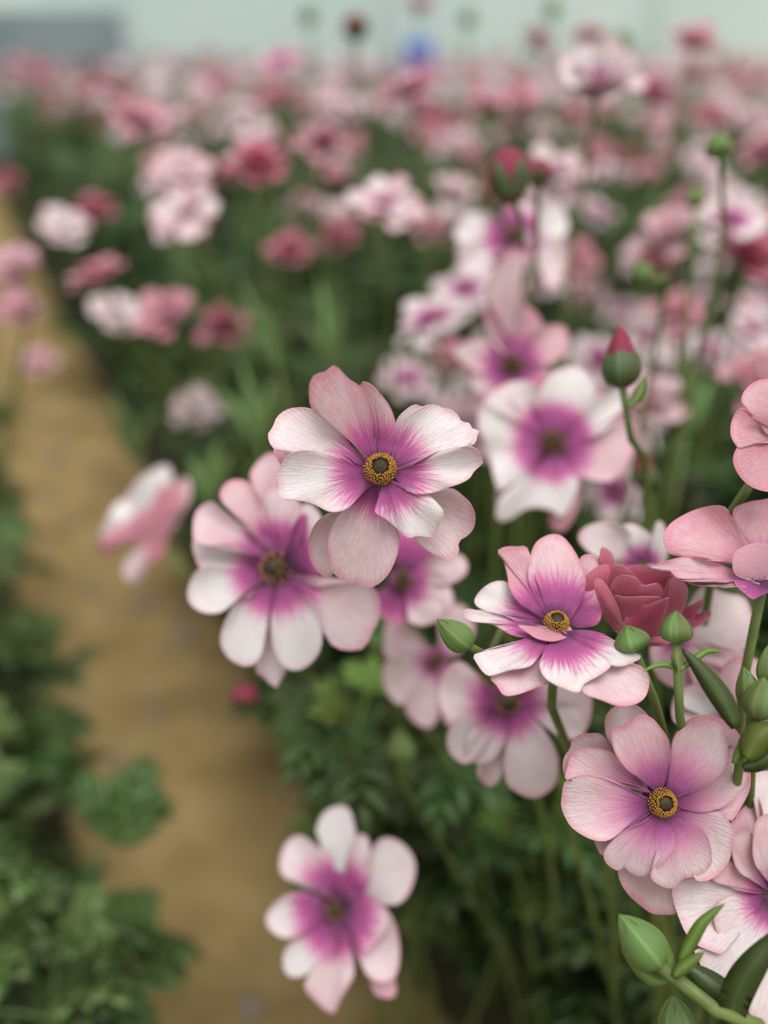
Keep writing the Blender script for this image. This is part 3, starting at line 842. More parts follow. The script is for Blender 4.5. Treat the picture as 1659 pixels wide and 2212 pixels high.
C8 = (780, 1120, 4.879)
drawn_flower('pink ranunculus with dark purple throat half hidden behind the tallest bloom', C8, (440, 660), 0.39, [
    ([420, 600, 300, 300, 380, 100, 600, 50, 800, 200, 800, 400, 540, 620], {'pk': .8, 'eye': .75}),
    ([500, 600, 700, 420, 900, 350, 1080, 400, 1120, 560, 950, 680, 600, 700], {'pk': .4}),
    ([430, 700, 300, 700, 150, 800, 180, 1000, 350, 1120, 480, 1050, 470, 800], {'pk': .75, 'eye': .6}),
    ([480, 650, 600, 560, 800, 560, 930, 700, 980, 900, 880, 1050, 700, 1100, 560, 1050, 480, 850], {'pk': .35}),
    ([460, 720, 520, 800, 700, 850, 860, 900, 800, 1080, 620, 1130, 500, 1080], {'pk': .3, 's': .45}),
], axis=(0, .4, 1), Rpx=150, col=(.6, .4, 0), cr=0.0042, seed=77, hi=False)

drawn_flower('cream white ranunculus with wide violet eye behind the tall bloom, beside the red-tipped bud', C6, (760, 690), 0.42, [
    ([740, 700, 560, 650, 465, 610, 448, 560, 480, 520, 560, 500, 740, 650], {'pk': 0}),
    ([760, 720, 640, 760, 540, 860, 520, 930, 560, 960, 660, 860, 790, 740], {'pk': .1}),
    ([820, 720, 870, 840, 880, 900, 850, 1000, 800, 1060, 750, 1020, 760, 900, 770, 740], {'pk': .8}),
    ([700, 660, 620, 600, 520, 560, 470, 540, 500, 480, 600, 430, 690, 450, 740, 620], {'pk': .2}),
    ([740, 650, 680, 540, 720, 450, 770, 390, 850, 370, 920, 410, 940, 480, 900, 560, 800, 660], {'pk': -.2}),
    ([790, 660, 870, 560, 940, 500, 1060, 455, 1055, 540, 1000, 620, 900, 680], {'pk': -.2}),
    ([800, 690, 870, 640, 960, 630, 1050, 560, 1110, 620, 1090, 760, 1000, 850, 880, 830], {'pk': .55}),
    ([710, 665, 600, 597, 478, 548, 450, 620, 490, 720, 520, 850, 540, 890, 620, 840, 720, 740], {'pk': -.05}),
    ([740, 740, 640, 840, 540, 920, 525, 1010, 580, 1010, 660, 960, 760, 970, 800, 1000, 850, 920, 870, 830, 800, 740], {'pk': -.15}),
], axis=(-.1, .3, 1), Rpx=150, col=(.1, .60, 0), cr=0.0055, seed=81, hi=False)

C9 = (940, 360, 4.097)
drawn_flower('soft pink ranunculus with dark magenta eye between the lilac bloom and the red-tipped bud', C9, (680, 1760), 0.47, [
    ([560, 1350, 450, 1150, 470, 1000, 560, 850, 700, 720, 800, 780, 760, 950, 780, 1150, 780, 1400], {'pk': .55, 's': .5}),
    ([640, 1650, 480, 1450, 430, 1280, 560, 1200, 750, 1200, 900, 1300, 950, 1450, 760, 1680], {'pk': .75, 's': .4}),
    ([730, 1700, 900, 1450, 1100, 1400, 1180, 1480, 1150, 1650, 1000, 1740, 760, 1760], {'pk': .7}),
    ([640, 1720, 450, 1520, 250, 1560, 160, 1640, 250, 1740, 420, 1830, 640, 1790], {'pk': .45}),
    ([740, 1780, 900, 1760, 1020, 1780, 1000, 1880, 860, 1960, 760, 1900], {'pk': .7}),
    ([640, 1820, 480, 1820, 320, 1860, 330, 1960, 420, 2020, 560, 2000, 690, 1860], {'pk': .35}),
    ([660, 1840, 540, 1960, 480, 2100, 620, 2150, 760, 2050, 720, 1840], {'pk': .7}),
], axis=(0, .25, 1), Rpx=150, col=(.65, .44, 0), cr=0.0058, seed=83, hi=False)

drawn_flower('white ranunculus with violet eye right under the dark red opening bud', C9, (690, 620), 0.56, [
    ([820, 560, 900, 400, 1000, 330, 1120, 360, 1180, 500, 1120, 640, 980, 640], {'pk': -.2}),
    ([860, 640, 1000, 620, 1120, 600, 1180, 760, 1130, 950, 1050, 1080, 960, 1000, 940, 800], {'pk': .25}),
    ([660, 560, 600, 420, 700, 340, 830, 330, 920, 400, 860, 520, 760, 580], {'pk': .1}),
    ([640, 580, 480, 400, 300, 420, 190, 520, 180, 640, 320, 680, 560, 660], {'pk': -.1}),
    ([620, 640, 420, 640, 220, 680, 190, 800, 260, 950, 380, 960, 520, 800], {'pk': .2}),
    ([700, 680, 640, 780, 560, 960, 520, 1080, 660, 1060, 760, 940, 840, 760, 780, 680], {'pk': .35, 's': .6}),
], axis=(-.2, .4, 1), Rpx=115, col=(.1, .55, 0), cr=0.006, seed=85, hi=False)

drawn_flower('wide pale blush ranunculus with crinkled petals, behind the plump green bud and rose bloom', C3, (1180, 700), 0.345, [
    ([1200, 650, 1290, 470, 1360, 450, 1450, 480, 1540, 500, 1580, 600, 1605, 680, 1580, 740, 1480, 790, 1330, 760], {'pk': .2, 'r': .06}),
    ([1180, 720, 1300, 720, 1450, 760, 1560, 790, 1520, 880, 1400, 900, 1250, 820], {'pk': .4, 'r': .05}),
    ([1150, 720, 1060, 740, 1070, 860, 1130, 940, 1240, 970, 1330, 900, 1240, 760], {'pk': .55}),
    ([1220, 760, 1330, 850, 1430, 860, 1520, 900, 1500, 1000, 1380, 1020, 1280, 940], {'pk': .65}),
    ([1140, 660, 1000, 560, 960, 420, 1050, 330, 1150, 380, 1220, 560], {'pk': .2}),
], axis=(0, .3, 1), Rpx=150, col=(.3, .25, 0), seed=87, hi=False)

drawn_flower('crumpled pale mauve ranunculus behind the thin green bud stalk and its lance leaf', C3, (1420, 1180), 0.33, [
    ([1380, 1160, 1200, 1150, 1165, 1080, 1180, 1010, 1230, 960, 1330, 950, 1400, 1080], {'pk': .4}),
    ([1410, 1130, 1240, 1070, 1215, 1010, 1240, 985, 1340, 1020, 1430, 1070, 1470, 1130], {'pk': -.05}),
    ([1460, 1140, 1400, 1000, 1430, 850, 1530, 800, 1640, 840, 1700, 980, 1600, 1120], {'pk': .6}),
    ([1470, 1160, 1560, 1080, 1660, 1080, 1720, 1180, 1640, 1260, 1500, 1240], {'pk': .7, 'eye': .8}),
], axis=(0, .3, 1), Rpx=120, col=(.4, .3, 0), seed=89, hi=False)

drawn_flower('cream blush ranunculus with folded petals peeping out behind the rose double bloom', C3, (1010, 330), 0.36, [
    ([980, 330, 800, 300, 690, 210, 720, 140, 830, 110, 940, 150, 1000, 280], {'pk': .2}),
    ([1000, 310, 900, 160, 960, 120, 1050, 170, 1110, 250, 1090, 320], {'pk': -.05}),
    ([1040, 340, 1060, 200, 1090, 110, 1130, 130, 1150, 260, 1110, 360], {'pk': .05}),
    ([960, 340, 870, 320, 830, 340, 900, 420, 1020, 400], {'pk': .4}),
], axis=(0, .6, .8), Rpx=120, col=(.2, .35, 0), seed=91, hi=False)


# ------------------------------------------------------------------ a library of petals for all other flowers
def lib_petal(name, e0, e1, W, cup, ruffle, notch, seed, NT_=18, NS=7, base=0.0):
    """unit-length petal along +X leaving the axis; e0 / e1: elevation at base and tip in degrees"""
    rnd = random.Random(seed)
    a0, a1 = math.radians(e0), math.radians(e1)
    steps = 40
    rr, zz = [0.0], [0.0]
    for i in range(steps):
        a = a0 + (a1 - a0) * ((i + .5) / steps) ** 0.8
        rr.append(rr[-1] + math.cos(a) / steps)
        zz.append(zz[-1] + math.sin(a) / steps)
    ph, fq = rnd.uniform(0, 6.3), rnd.uniform(5, 9)
    top, infos = [], []
    for j in range(NS):
        s = j / (NS - 1)
        row, irow = [], []
        for i in range(NT_):
            th = 2 * pi * i / (NT_ - 1)
            x = (1 - math.cos(th)) / 2
            y = W * math.sin(th) * (0.30 + 0.70 * x) ** 0.7
            x -= notch * math.exp(-((th - pi) / .3) ** 2)
            x += 0.02 * math.sin(fq * th + ph) * x
            x, y = x * s, y * s
            k = clamp(x) * steps
            k0 = min(int(k), steps - 1)
            r = rr[k0] + (rr[k0 + 1] - rr[k0]) * (k - k0)
            z = zz[k0] + (zz[k0 + 1] - zz[k0]) * (k - k0)
            a = a0 + (a1 - a0) * clamp(x) ** 0.8
            d = cup * y * y / W + ruffle * s ** 3 * math.sin(fq * th * .6 + ph)
            row.append(Vector((base + r - math.sin(a) * d, y, z + math.cos(a) * d)))
            irow.append(x if s else 0.0)
        top.append(row)
        infos.append(irow)
    return top, infos, NT_, NS


LIB = {}
for key, args in {
    'flat': [(42, -8, .36, .15, .05), (36, -20, .40, .2, .06), (48, 2, .34, .1, .04), (40, -30, .38, .25, .07)],
    'bowl': [(60, 25, .38, .35, .04), (66, 35, .36, .4, .05), (55, 15, .40, .3, .05)],
    'cup': [(78, 62, .40, .5, .03), (82, 75, .38, .55, .04), (75, 55, .42, .45, .05)],
}.items():
    LIB[key] = []
    for i, a in enumerate(args):
        t, inf, n1, n2 = lib_petal(key, a[0], a[1], a[2], a[3], a[4], 0.03 * (i % 3), 100 + i)
        LIB[key].append((fan_mesh('petal', t, n1, n2, inf, 0.012), t, inf))


LOW = {}
for key, a in (('flat', (40, -12, .38, .15, .05)), ('bowl', (60, 25, .38, .35, .04)), ('cup', (78, 62, .40, .5, .03))):
    t, inf, n1, n2 = lib_petal(key, a[0], a[1], a[2], a[3], a[4], 0.02, 150, 7, 4)
    LOW[key] = fan_mesh('petal', t, n1, n2, inf, 0.02)


def whorls(kind, rnd):
    """list of (library key, index, matrix) for one flower of radius 1"""
    out = []

    def ring(key, n, sc, tilt, z, off):
        for i in range(n):
            az = 2 * pi * (i + off + rnd.uniform(-.16, .16)) / n
            s = sc * rnd.uniform(.88, 1.08)
            M = (Matrix.Translation((0, 0, z)) @ Matrix.Rotation(az, 4, 'Z')
                 @ Matrix.Rotation(-math.radians(tilt + rnd.uniform(-9, 9)), 4, 'Y')
                 @ Matrix.Rotation(math.radians(rnd.uniform(-10, 10)), 4, 'X') @ Matrix.Scale(s, 4))
            out.append((key, rnd.randrange(len(LIB[key])), M))
    if kind == 'open':
        ring('flat', 6, 1.06, -4, -.03, 0)
        ring('flat', 5, .95, 10, 0, .5)
    elif kind == 'bowl':
        ring('flat', 5, 1.05, 4, -.04, 0)
        ring('bowl', 6, 1.0, -4, -.02, .3)
        ring('bowl', 4, .8, 10, 0, .6)
    elif kind == 'double':
        ring('flat', 6, 1.1, 10, -.05, 0)
        ring('bowl', 6, 1.02, 0, -.03, .3)
        ring('cup', 5, .85, -6, 0, .1)
        ring('cup', 4, .70, 4, .02, .5)
        ring('cup', 3, .52, 8, .04, .2)
    elif kind == 'opening':
        ring('cup', 5, 1.3, -3, 0, 0)
        ring('cup', 4, 1.2, 6, .03, .4)
        ring('cup', 3, 1.05, 12, .05, .1)
    return out


def joined_head(kind, seed, low=False):
    """one far flower head as a single mesh, radius 1"""
    rnd = random.Random(seed)
    b = MB()
    for key, i, M in whorls(kind, rnd):
        me = LOW[key] if low else LIB[key][i][0]
        uvl, inl = me.uv_layers['UVMap'].data, me.uv_layers['Info'].data
        uv, inf = [(0, 0)] * len(me.vertices), [(0, 0)] * len(me.vertices)
        for lp in me.loops:
            uv[lp.vertex_index] = tuple(uvl[lp.index].uv)
            inf[lp.vertex_index] = tuple(inl[lp.index].uv)
        b.add([M @ v.co for v in me.vertices], [tuple(p.vertices) for p in me.polygons], uv, inf)
    return b


def world_axis(tx, tc):
    """an axis leaning tx to the right and tc towards the camera"""
    n = Vector((tx, -tc, 1)).normalized()
    return n.to_track_quat('Z', 'Y').to_matrix(), n


SHORT = {(222, 612): 'the white-rimmed pink bowl', (482, 722): 'the deep pink path-edge bloom', (628, 556): 'the coral pink round bloom',
         (552, 372): 'the large crimson bloom', (700, 328): 'the pink-centred pale bloom', (292, 268): 'the tilted rosy bloom',
         (205, 466): 'the coral red bloom', (830, 452): 'the broad pale pink bloom', (1205, 385): 'the dark crimson bud',
         (1615, 580): 'the deep red rose bloom', (1440, 515): 'the tall straight bud stalk', (1290, 195): 'the big white-pink bloom',
         (1050, 240): 'the touching pink pair', (1148, 98): 'the sideways deep pink bloom', (1495, 105): 'the tall loose pink bloom',
         (890, 212): 'the pink and white bloom', (605, 138): 'the lilac pink bloom', (40, 590): 'the pale bloom over the path',
         (905, 25): 'the topmost faint pink bloom', (935, 700): 'the white lilac cluster bloom', (655, 455): 'the pale pink globe',
         (1545, 775): 'the small pale pink bloom', (1405, 225): 'the tucked rose pink bloom', (18, 402): 'the small deep pink bloom',
         (395, 372): 'the twin pale lilac blooms'}
HERO = {'the tallest bloom': (820, 1017), 'the violet-eyed white bloom': (600, 1240), 'the low white bloom': (725, 1960),
        'the drooping lilac bloom': (1100, 1530), 'the rosy pink bloom': (1430, 1735), 'the side-on blush bloom': (1200, 1350),
        'the rose double bloom': (1380, 1290), 'the cream white bloom': (1190, 950), 'the soft pink bloom': (1105, 790),
        'the red-tipped bud': (1345, 780), 'the fat pale bud': (1390, 2030), 'the side-view pink bloom': (310, 1105),
        'the clear pink path-edge bloom': (360, 690), 'the ruffled pink bloom': (1600, 1220), 'the shaded lilac bloom': (930, 1430),
        'the small crimson bud': (530, 1510)}
NAMED = []


def nearest_named(p):
    q = [(((h - p).length), n) for h, n in NAMED if n]
    return min(q)[1]


def nearest_hero(px, py):
    return min((math.hypot(px - a, py - b), n) for n, (a, b) in HERO.items())[1]


def flower(label, px, py, size, kind='open', pk=.3, eye=.45, hot=0.0, lean=(0, .4), D=0.056, group=None, seed=None, parts=True, pos=None, depth=None):
    seed = seed if seed is not None else int(px * 7 + py * 13)
    rnd = random.Random(seed)
    head = pos if pos is not None else P(px, py, depth or F * D / size)
    rot, n = world_axis(*lean)
    foot = foot_of(head, rnd)
    root = link('ranunculus_flower', None, None, foot)
    tag(root, label, 'flower', group)
    NAMED.append((head, SHORT.get((px, py))))
    B = Matrix.Translation(head - foot) @ rot.to_4x4() @ Matrix.Scale(D / 2, 4)
    for key, i, M in whorls(kind, rnd):
        o = link('petal', LIB[key][i][0], root)
        o.matrix_local = B @ M
        o.color = (pk + rnd.uniform(-.2, .2), eye, hot * rnd.uniform(.8, 1.1), 1)
    if kind in ('open', 'bowl'):
        add_centre(root, head - foot + n * 0.001, rot, D * 0.085, False)
    add_stem(root, foot, head - n * 0.0005, n)
    return root


# ------------------------------------------------------------------ buds
def ovoid(k):
    return math.sin(pi * min(1, k) ** 0.72) ** 0.75 * (1 - 0.15 * k)


def goblet(k):
    return math.sin(pi * (0.10 + 0.88 * min(1, k)) ** 1.25) ** 0.65


def sepal_mesh(name, mat, span, v1, off, taper=0.55, prof=ovoid):
    b = MB()
    nu, nv = 9, 10
    top, bot, uv = [], [], []
    for j in range(nv):
        k = j / (nv - 1)
        v = 0.015 + (v1 - 0.015) * k
        wdt = span * (1 - max(0, (k - taper) / (1 - taper)) ** 1.6)
        for i in range(nu):
            t = i / (nu - 1) - .5
            a = t * max(wdt, .02)
            r = prof(v) * .5 * (1 + off * (1 - 1.2 * abs(t))) + .012 * math.cos(pi * t)
            top.append(Vector((r * math.cos(a), r * math.sin(a), v)))
            r2 = r - 0.035
            bot.append(Vector((r2 * math.cos(a), r2 * math.sin(a), v)))
            uv.append((t + .5, k))
    f = [(j * nu + i, j * nu + i + 1, (j + 1) * nu + i + 1, (j + 1) * nu + i) for j in range(nv - 1) for i in range(nu - 1)]
    b.add(top, f, uv)
    b.add(bot, [q[::-1] for q in f], uv)
    edge = [j * nu for j in range(nv)] + [(nv - 1) * nu + i for i in range(1, nu)] + [j * nu + nu - 1 for j in range(nv - 2, -1, -1)]
    n = len(edge)
    b.add([top[k] for k in edge] + [bot[k] for k in edge], [(i, n + i, n + i + 1, i + 1) for i in range(n - 1)])
    return b.mesh(name, mat)


def core_mesh(name, mat, sc, top=1.0, prof=ovoid):
    b = MB()
    n, m = 16, 12
    v = []
    for j in range(m + 1):
        k = 0.02 + 0.98 * j / m
        for i in range(n):
            a = 2 * pi * i / n
            r = prof(k) * .5 * sc * (1 + .05 * math.cos(5 * a + 3 * k))
            v.append((r * math.cos(a), r * math.sin(a), k * top))
    b.add(v, [(j * n + i, j * n + (i + 1) % n, (j + 1) * n + (i + 1) % n, (j + 1) * n + i) for j in range(m) for i in range(n)]
          + [tuple(range(n - 1, -1, -1))])
    return b.mesh(name, mat)


SEPALS = {'green': sepal_mesh('sepal', M_SEPAL, 1.75, 1.0, .10), 'dark': sepal_mesh('sepal', M_SEPAL, 1.75, 1.0, .10),
          'short': sepal_mesh('sepal', M_SEPAL_OLIVE_SHADED, 1.65, .82, .10, .5),
          'low': sepal_mesh('sepal', M_SEPAL_OLIVE_SHADED, 1.25, .62, .06, .15, goblet)}
CORES = {'green': core_mesh('bud_core', M_SEPAL, .93), 'dark': core_mesh('bud_core', M_SEPAL, .93),
         'red': core_mesh('bud_core', M_SEPAL_RED, .95, 1.18), 'crimson': core_mesh('bud_core', M_SEPAL_RED, .98, 1.0, goblet)}


def bud(label, base, tip, width, depth, style='green', stem=None, tip_depth=None, r=None, group=None, foot=None, leaves=(), stem_mat=None):
    """base / tip in photo pixels; width in pixels"""
    rnd = random.Random(int(base[0] + base[1]))
    A, T = P(base[0], base[1], depth), P(tip[0], tip[1], tip_depth or depth)
    ax = (T - A)
    L = ax.length
    n = ax.normalized()
    W = width * depth / F
    foot = foot or foot_of(A, rnd)
    root = link('ranunculus_bud', None, None, foot)
    tag(root, label, 'bud', group)
    rot = n.to_track_quat('Z', 'Y').to_matrix().to_4x4()
    S = Matrix.Diagonal((W, W, L, 1))
    B = Matrix.Translation(A - foot) @ rot @ S
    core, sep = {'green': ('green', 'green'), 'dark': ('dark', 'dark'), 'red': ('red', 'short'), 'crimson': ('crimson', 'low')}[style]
    c = link('bud_core', CORES[core], root)
    c.matrix_local = B
    ph = rnd.uniform(0, 1.2)
    for i in range(5):
        o = link('sepal', SEPALS[sep], c)
        k = 1 + .03 * (i % 2)
        o.matrix_local = Matrix.Rotation(2 * pi * i / 5 + ph, 4, 'Z') @ Matrix.Diagonal((k, k, 1, 1))
    pts = [A + n * 0.001] + ([P(*q) for q in stem] if stem else [A - n * 0.02])
    last = pts[-1]
    pts += [last * 0.45 + foot * 0.55 + Vector((0, 0, .02)), foot - Vector((0, 0, .01))]
    b = MB()
    rr = r or 0.0013
    tube(b, [q - foot for q in pts], rr, rr * 1.3, 10, 26)
    st = link('stem', b.mesh('stem', stem_mat or M_STEM), root)
    for lf in leaves:
        blade(st, foot, *lf)
    return root


# ------------------------------------------------------------------ leaves
def blade_geo(b, pts, nrms, width, fold=0.25, th=0.03, prof=None):
    """a lance-shaped blade along pts (Vectors) with a folded midrib and a little thickness"""
    n = len(pts)
    v, uv = [], []
    for i, p in enumerate(pts):
        k = i / (n - 1)
        d = (pts[min(i + 1, n - 1)] - pts[max(i - 1, 0)]).normalized()
        nr = nrms[i] if isinstance(nrms, list) else nrms
        s = d.cross(nr)
        s = s.normalized() if s.length > 1e-6 else Vector((1, 0, 0))
        up = s.cross(d)
        wd = width * .5 * (prof(k) if prof else (math.sin(pi * (0.06 + 0.94 * k) ** .8) ** .8 + .02))
        v += [p + s * wd + up * wd * fold, p, p - s * wd + up * wd * fold, p - up * max(width * th, 0.0002)]
        uv += [(0, k), (.5, k), (1, k), (.5, k)]
    f = []
    for i in range(n - 1):
        for j in range(4):
            a, c = i * 4 + j, i * 4 + (j + 1) % 4
            f.append((a, c, c + 4, a + 4))
    f += [(3, 2, 1, 0), tuple((n - 1) * 4 + j for j in range(4))]
    b.add(v, f, uv)


def blade(root, foot, pxpts, width, mat=None, fold=0.25, twist=0.0, name='leaf'):
    """one leaf laid out through photo points (x, y, depth); width in metres"""
    c = [P(*q) for q in pxpts]
    pts = [Vector(p) - foot for p in catmull([tuple(p) for p in c], 14)]
    nrm = (CAM - c[len(c) // 2]).normalized()
    nrm = Quaternion((c[-1] - c[0]).normalized(), twist) @ nrm
    b = MB()
    blade_geo(b, pts, nrm, width, fold)
    return link(name, b.mesh(name, mat or M_LEAF), root)


def compound_leaf(seed, size=0.085, broad=1.0):
    """a ranunculus leaf: a stalk and three leaflets, each cut into narrow lobes"""
    rnd = random.Random(seed)
    b = MB()
    pet = [Vector((0, 0, 0)), Vector((size * .3, 0, size * .16)), Vector((size * .5, 0, size * .18))]
    tube(b, pet, size * .014, size * .010, 5, 5)
    tipc = pet[-1]

    def lobe(p0, az, L, W, droop):
        d = Vector((math.cos(az), math.sin(az), 0.25))
        pts = []
        for i in range(5):
            k = i / 4
            pts.append(p0 + d * (L * k) + Vector((0, 0, -droop * L * k * k)))
        blade_geo(b, pts, Vector((0, 0, 1)), W, .28, .05)
        return pts
    for az0, sc in ((0, 1.0), (1.0, .85), (-1.0, .85)):
        az0 += rnd.uniform(-.15, .15)
        L = size * .52 * sc
        pts = lobe(tipc, az0, L, L * .30 * broad, rnd.uniform(.2, .6))
        for k, da in ((1, .75), (1, -.75), (2, .55), (2, -.55)):
            lobe(pts[k], az0 + da + rnd.uniform(-.15, .15), L * (.58 - .08 * k), L * .24 * broad, rnd.uniform(.2, .7))
    return b


LEAVES = {'dark': [compound_leaf(i, .088).mesh('leaf', M_LEAF) for i in range(5)],
          'bright': [compound_leaf(20 + i, .06).mesh('leaf', M_LEAF_BRIGHT) for i in range(2)],
          'blue': [compound_leaf(40 + i, .085, 2.1).mesh('leaf', M_LEAF_BLUE) for i in range(4)]}


def clump(label, pos, h, nleaf, rnd, group, mix=('dark',), spread=.07, low=.05, lean=(0, 0)):
    root = link('ranunculus_plant', None, None, Vector((pos[0], pos[1], .03)))
    tag(root, label, 'plant', group)
    stalks = []
    for i in range(3):
        a = rnd.uniform(0, 6.28)
        top = Vector((math.cos(a) * spread * .6 + lean[0], math.sin(a) * spread * .6 + lean[1], h * rnd.uniform(.75, 1)))
        b = MB()
        pts = [Vector((0, 0, -.01)), top * .5 + Vector((math.cos(a), math.sin(a), 0)) * .01, top]
        tube(b, pts, .0022, .0012, 6, 6)
        stalks.append((top, link('stalk', b.mesh('stalk', M_STEM), root)))
    for i in range(nleaf):
        t, so = stalks[i % 3]
        k = clamp((low + (h - low) * (1 - rnd.random() ** 1.6)) / max(t.z, .01), .05, 1)
        p = t * k
        me = rnd.choice(LEAVES[rnd.choice(mix)])
        big = 1.3 if mix[0] == 'dark' else 1.0
        o = link('leaf', me, so)
        o.matrix_local = (Matrix.Translation(p) @ Matrix.Rotation(rnd.uniform(0, 6.28), 4, 'Z')
                          @ Matrix.Rotation(rnd.uniform(-.75, .25), 4, 'Y') @ Matrix.Rotation(rnd.uniform(-.5, .5), 4, 'X')
                          @ Matrix.Scale(rnd.uniform(.75, 1.15) * big, 4))
    return root


def joined_clump(seed, h, n):
    rnd = random.Random(seed)
    b = MB()
    for i in range(n):
        me = rnd.choice(LEAVES['dark'])
        a, r = rnd.uniform(0, 6.28), rnd.uniform(0, .06)
        M = (Matrix.Translation((r * math.cos(a), r * math.sin(a), rnd.uniform(.03, h)))
             @ Matrix.Rotation(rnd.uniform(0, 6.28), 4, 'Z') @ Matrix.Rotation(rnd.uniform(-.9, .1), 4, 'Y'))
        uvl = me.uv_layers['UVMap'].data
        uv = [(0, 0)] * len(me.vertices)
        for lp in me.loops:
            uv[lp.vertex_index] = tuple(uvl[lp.index].uv)
        b.add([M @ v.co for v in me.vertices], [tuple(p.vertices) for p in me.polygons], uv)
    for i in range(5):
        a = rnd.uniform(0, 6.28)
        tube(b, [Vector((0, 0, -.02)), Vector((math.cos(a) * .02, math.sin(a) * .02, h * .6)), Vector((math.cos(a) * .04, math.sin(a) * .04, h * 1.2))], .0025, .0015, 5, 5)
    return b


# ------------------------------------------------------------------ buds that can be told apart
bud('plump bright green bud upright on its own stalk in front of the rose bloom', (1461, 1391), (1460, 1318), 68, 0.272, 'green',
    stem=[(1463, 1430, .272), (1466, 1500, .274), (1470, 1590, .280), (1476, 1700, .31)], r=0.00135, leaves=[
        ([(1466, 1450, .272), (1440, 1436, .272), (1410, 1440, .271), (1388, 1452, .270)], .0017, M_LEAF_BRIGHT),
        ([(1470, 1446, .272), (1500, 1424, .274), (1530, 1406, .276), (1560, 1410, .278)], .0022, M_LEAF_BRIGHT),
        ([(1462, 1448, .272), (1455, 1430, .271), (1450, 1410, .271)], .0012, M_LEAF),
        ([(1590, 1572, .268), (1566, 1520, .268), (1520, 1455, .270), (1472, 1400, .272)], .0062, M_LEAF)])
bud('dark olive bud tucked under the rose double bloom', (1372, 1408), (1352, 1350), 76, 0.284, 'dark', stem=[(1395, 1450, .286), (1425, 1560, .30), (1440, 1680, .32)], r=0.0014)
bud('oval green bud with a brownish stripe beside the half side-on blush bloom', (1018, 1400), (944, 1338), 62, 0.286, 'green', stem=[(1060, 1420, .31), (1130, 1450, .36)])
bud('fat pale green bud pointing up and back over the path, with bracts', (1424, 2088), (1336, 1975), 92, 0.268, 'green',
    stem=[(1440, 2108, .268), (1475, 2140, .268), (1540, 2180, .268), (1640, 2250, .272)], r=0.0020, leaves=[
        ([(1468, 2085, .266), (1490, 2040, .266), (1520, 1990, .264), (1568, 1950, .262)], .0037, M_LEAF_BRIGHT),
        ([(1455, 2110, .265), (1475, 2090, .264), (1522, 2056, .262)], .0037, M_LEAF_BRIGHT),
        ([(1450, 2095, .268), (1440, 2060, .269), (1432, 2022, .270)], .0035, M_LEAF_BRIGHT),
        ([(1578, 2225, .268), (1590, 2150, .264), (1630, 2080, .260), (1705, 1990, .256)], .0085, M_LEAF),
        ([(1600, 2190, .270), (1560, 2150, .272), (1500, 2100, .276), (1470, 2080, .278)], .0085, M_LEAF),
        ([(1445, 2120, .272), (1400, 2110, .274), (1340, 2050, .278)], .004, M_LEAF_BRIGHT)])
bud('green bud with a purple flush at the bottom picture edge under the fat pale bud', (1470, 2255), (1452, 2150), 80, 0.285, 'green', stem=[(1490, 2300, .29)])
bud('round green bud in a cluster beside the crumpled mauve bloom', (1636, 1556), (1650, 1462), 74, 0.270, 'green',
    stem=[(1620, 1590, .272), (1600, 1640, .276), (1590, 1700, .29)], r=0.0014, leaves=[
        ([(1612, 1640, .268), (1640, 1590, .266), (1690, 1560, .265)], .0075, M_LEAF_BRIGHT),
        ([(1585, 1650, .272), (1610, 1600, .270), (1622, 1570, .268)], .003, M_LEAF_BRIGHT),
        ([(1605, 1660, .270), (1650, 1640, .266), (1700, 1590, .264)], .0045, M_LEAF)])
bud('slim green bud rising behind the round one in the edge cluster', (1625, 1530), (1606, 1440), 52, 0.278, 'green', stem=[(1622, 1570, .28), (1606, 1640, .29)])
bud('narrow pointed green bud at the picture edge above the cluster', (1652, 1480), (1660, 1392), 40, 0.275, 'green', stem=[(1650, 1530, .278), (1625, 1620, .29)])
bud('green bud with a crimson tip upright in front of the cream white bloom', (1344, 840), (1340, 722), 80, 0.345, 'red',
    stem=[(1352, 900, .35), (1375, 1000, .37), (1395, 1120, .40)], r=0.0014, leaves=[
        ([(1356, 880, .348), (1380, 850, .35), (1392, 810, .352)], .004, M_LEAF_BRIGHT)])
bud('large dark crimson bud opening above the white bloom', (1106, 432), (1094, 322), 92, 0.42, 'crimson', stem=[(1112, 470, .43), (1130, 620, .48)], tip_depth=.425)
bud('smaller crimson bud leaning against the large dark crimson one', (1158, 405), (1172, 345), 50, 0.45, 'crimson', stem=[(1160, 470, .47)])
bud('small dark green bud among pale blurred blooms left of the red rose bloom', (1404, 610), (1368, 562), 42, 0.46, 'dark', stem=[(1430, 680, .48)])
bud('dark oval bud standing clear against the pale field near the picture edge', (1556, 342), (1546, 284), 54, 0.44, 'dark', stem=[(1560, 420, .46), (1540, 620, .5)])
bud('thin green bud on a tall straight stalk left of the red rose bloom', (1500, 450), (1505, 402), 40, 0.52, 'green', stem=[(1500, 540, .52), (1478, 700, .54), (1470, 900, .56)])
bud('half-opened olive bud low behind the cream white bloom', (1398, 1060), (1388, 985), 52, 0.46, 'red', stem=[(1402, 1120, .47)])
bud('yellowish green bud in the leaf tuft below the lilac blooms', (872, 1650), (862, 1570), 62, 0.44, 'green', stem=[(875, 1700, .46)])
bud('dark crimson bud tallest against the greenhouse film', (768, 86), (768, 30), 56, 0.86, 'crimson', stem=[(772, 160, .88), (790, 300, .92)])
bud('brown green bud over the rose pink bloom against the film', (1345, 112), (1342, 62), 40, 0.95, 'dark', stem=[(1350, 200, .97)])
bud('slim green bud on a thin stalk left of the dark crimson bud', (668, 52), (664, 8), 34, 1.2, 'green', stem=[(672, 160, 1.22)])
bud('slim green bud on a thin stalk beside the topmost faint bloom', (1010, 60), (1012, 14), 32, 1.3, 'green', stem=[(1006, 160, 1.32)])
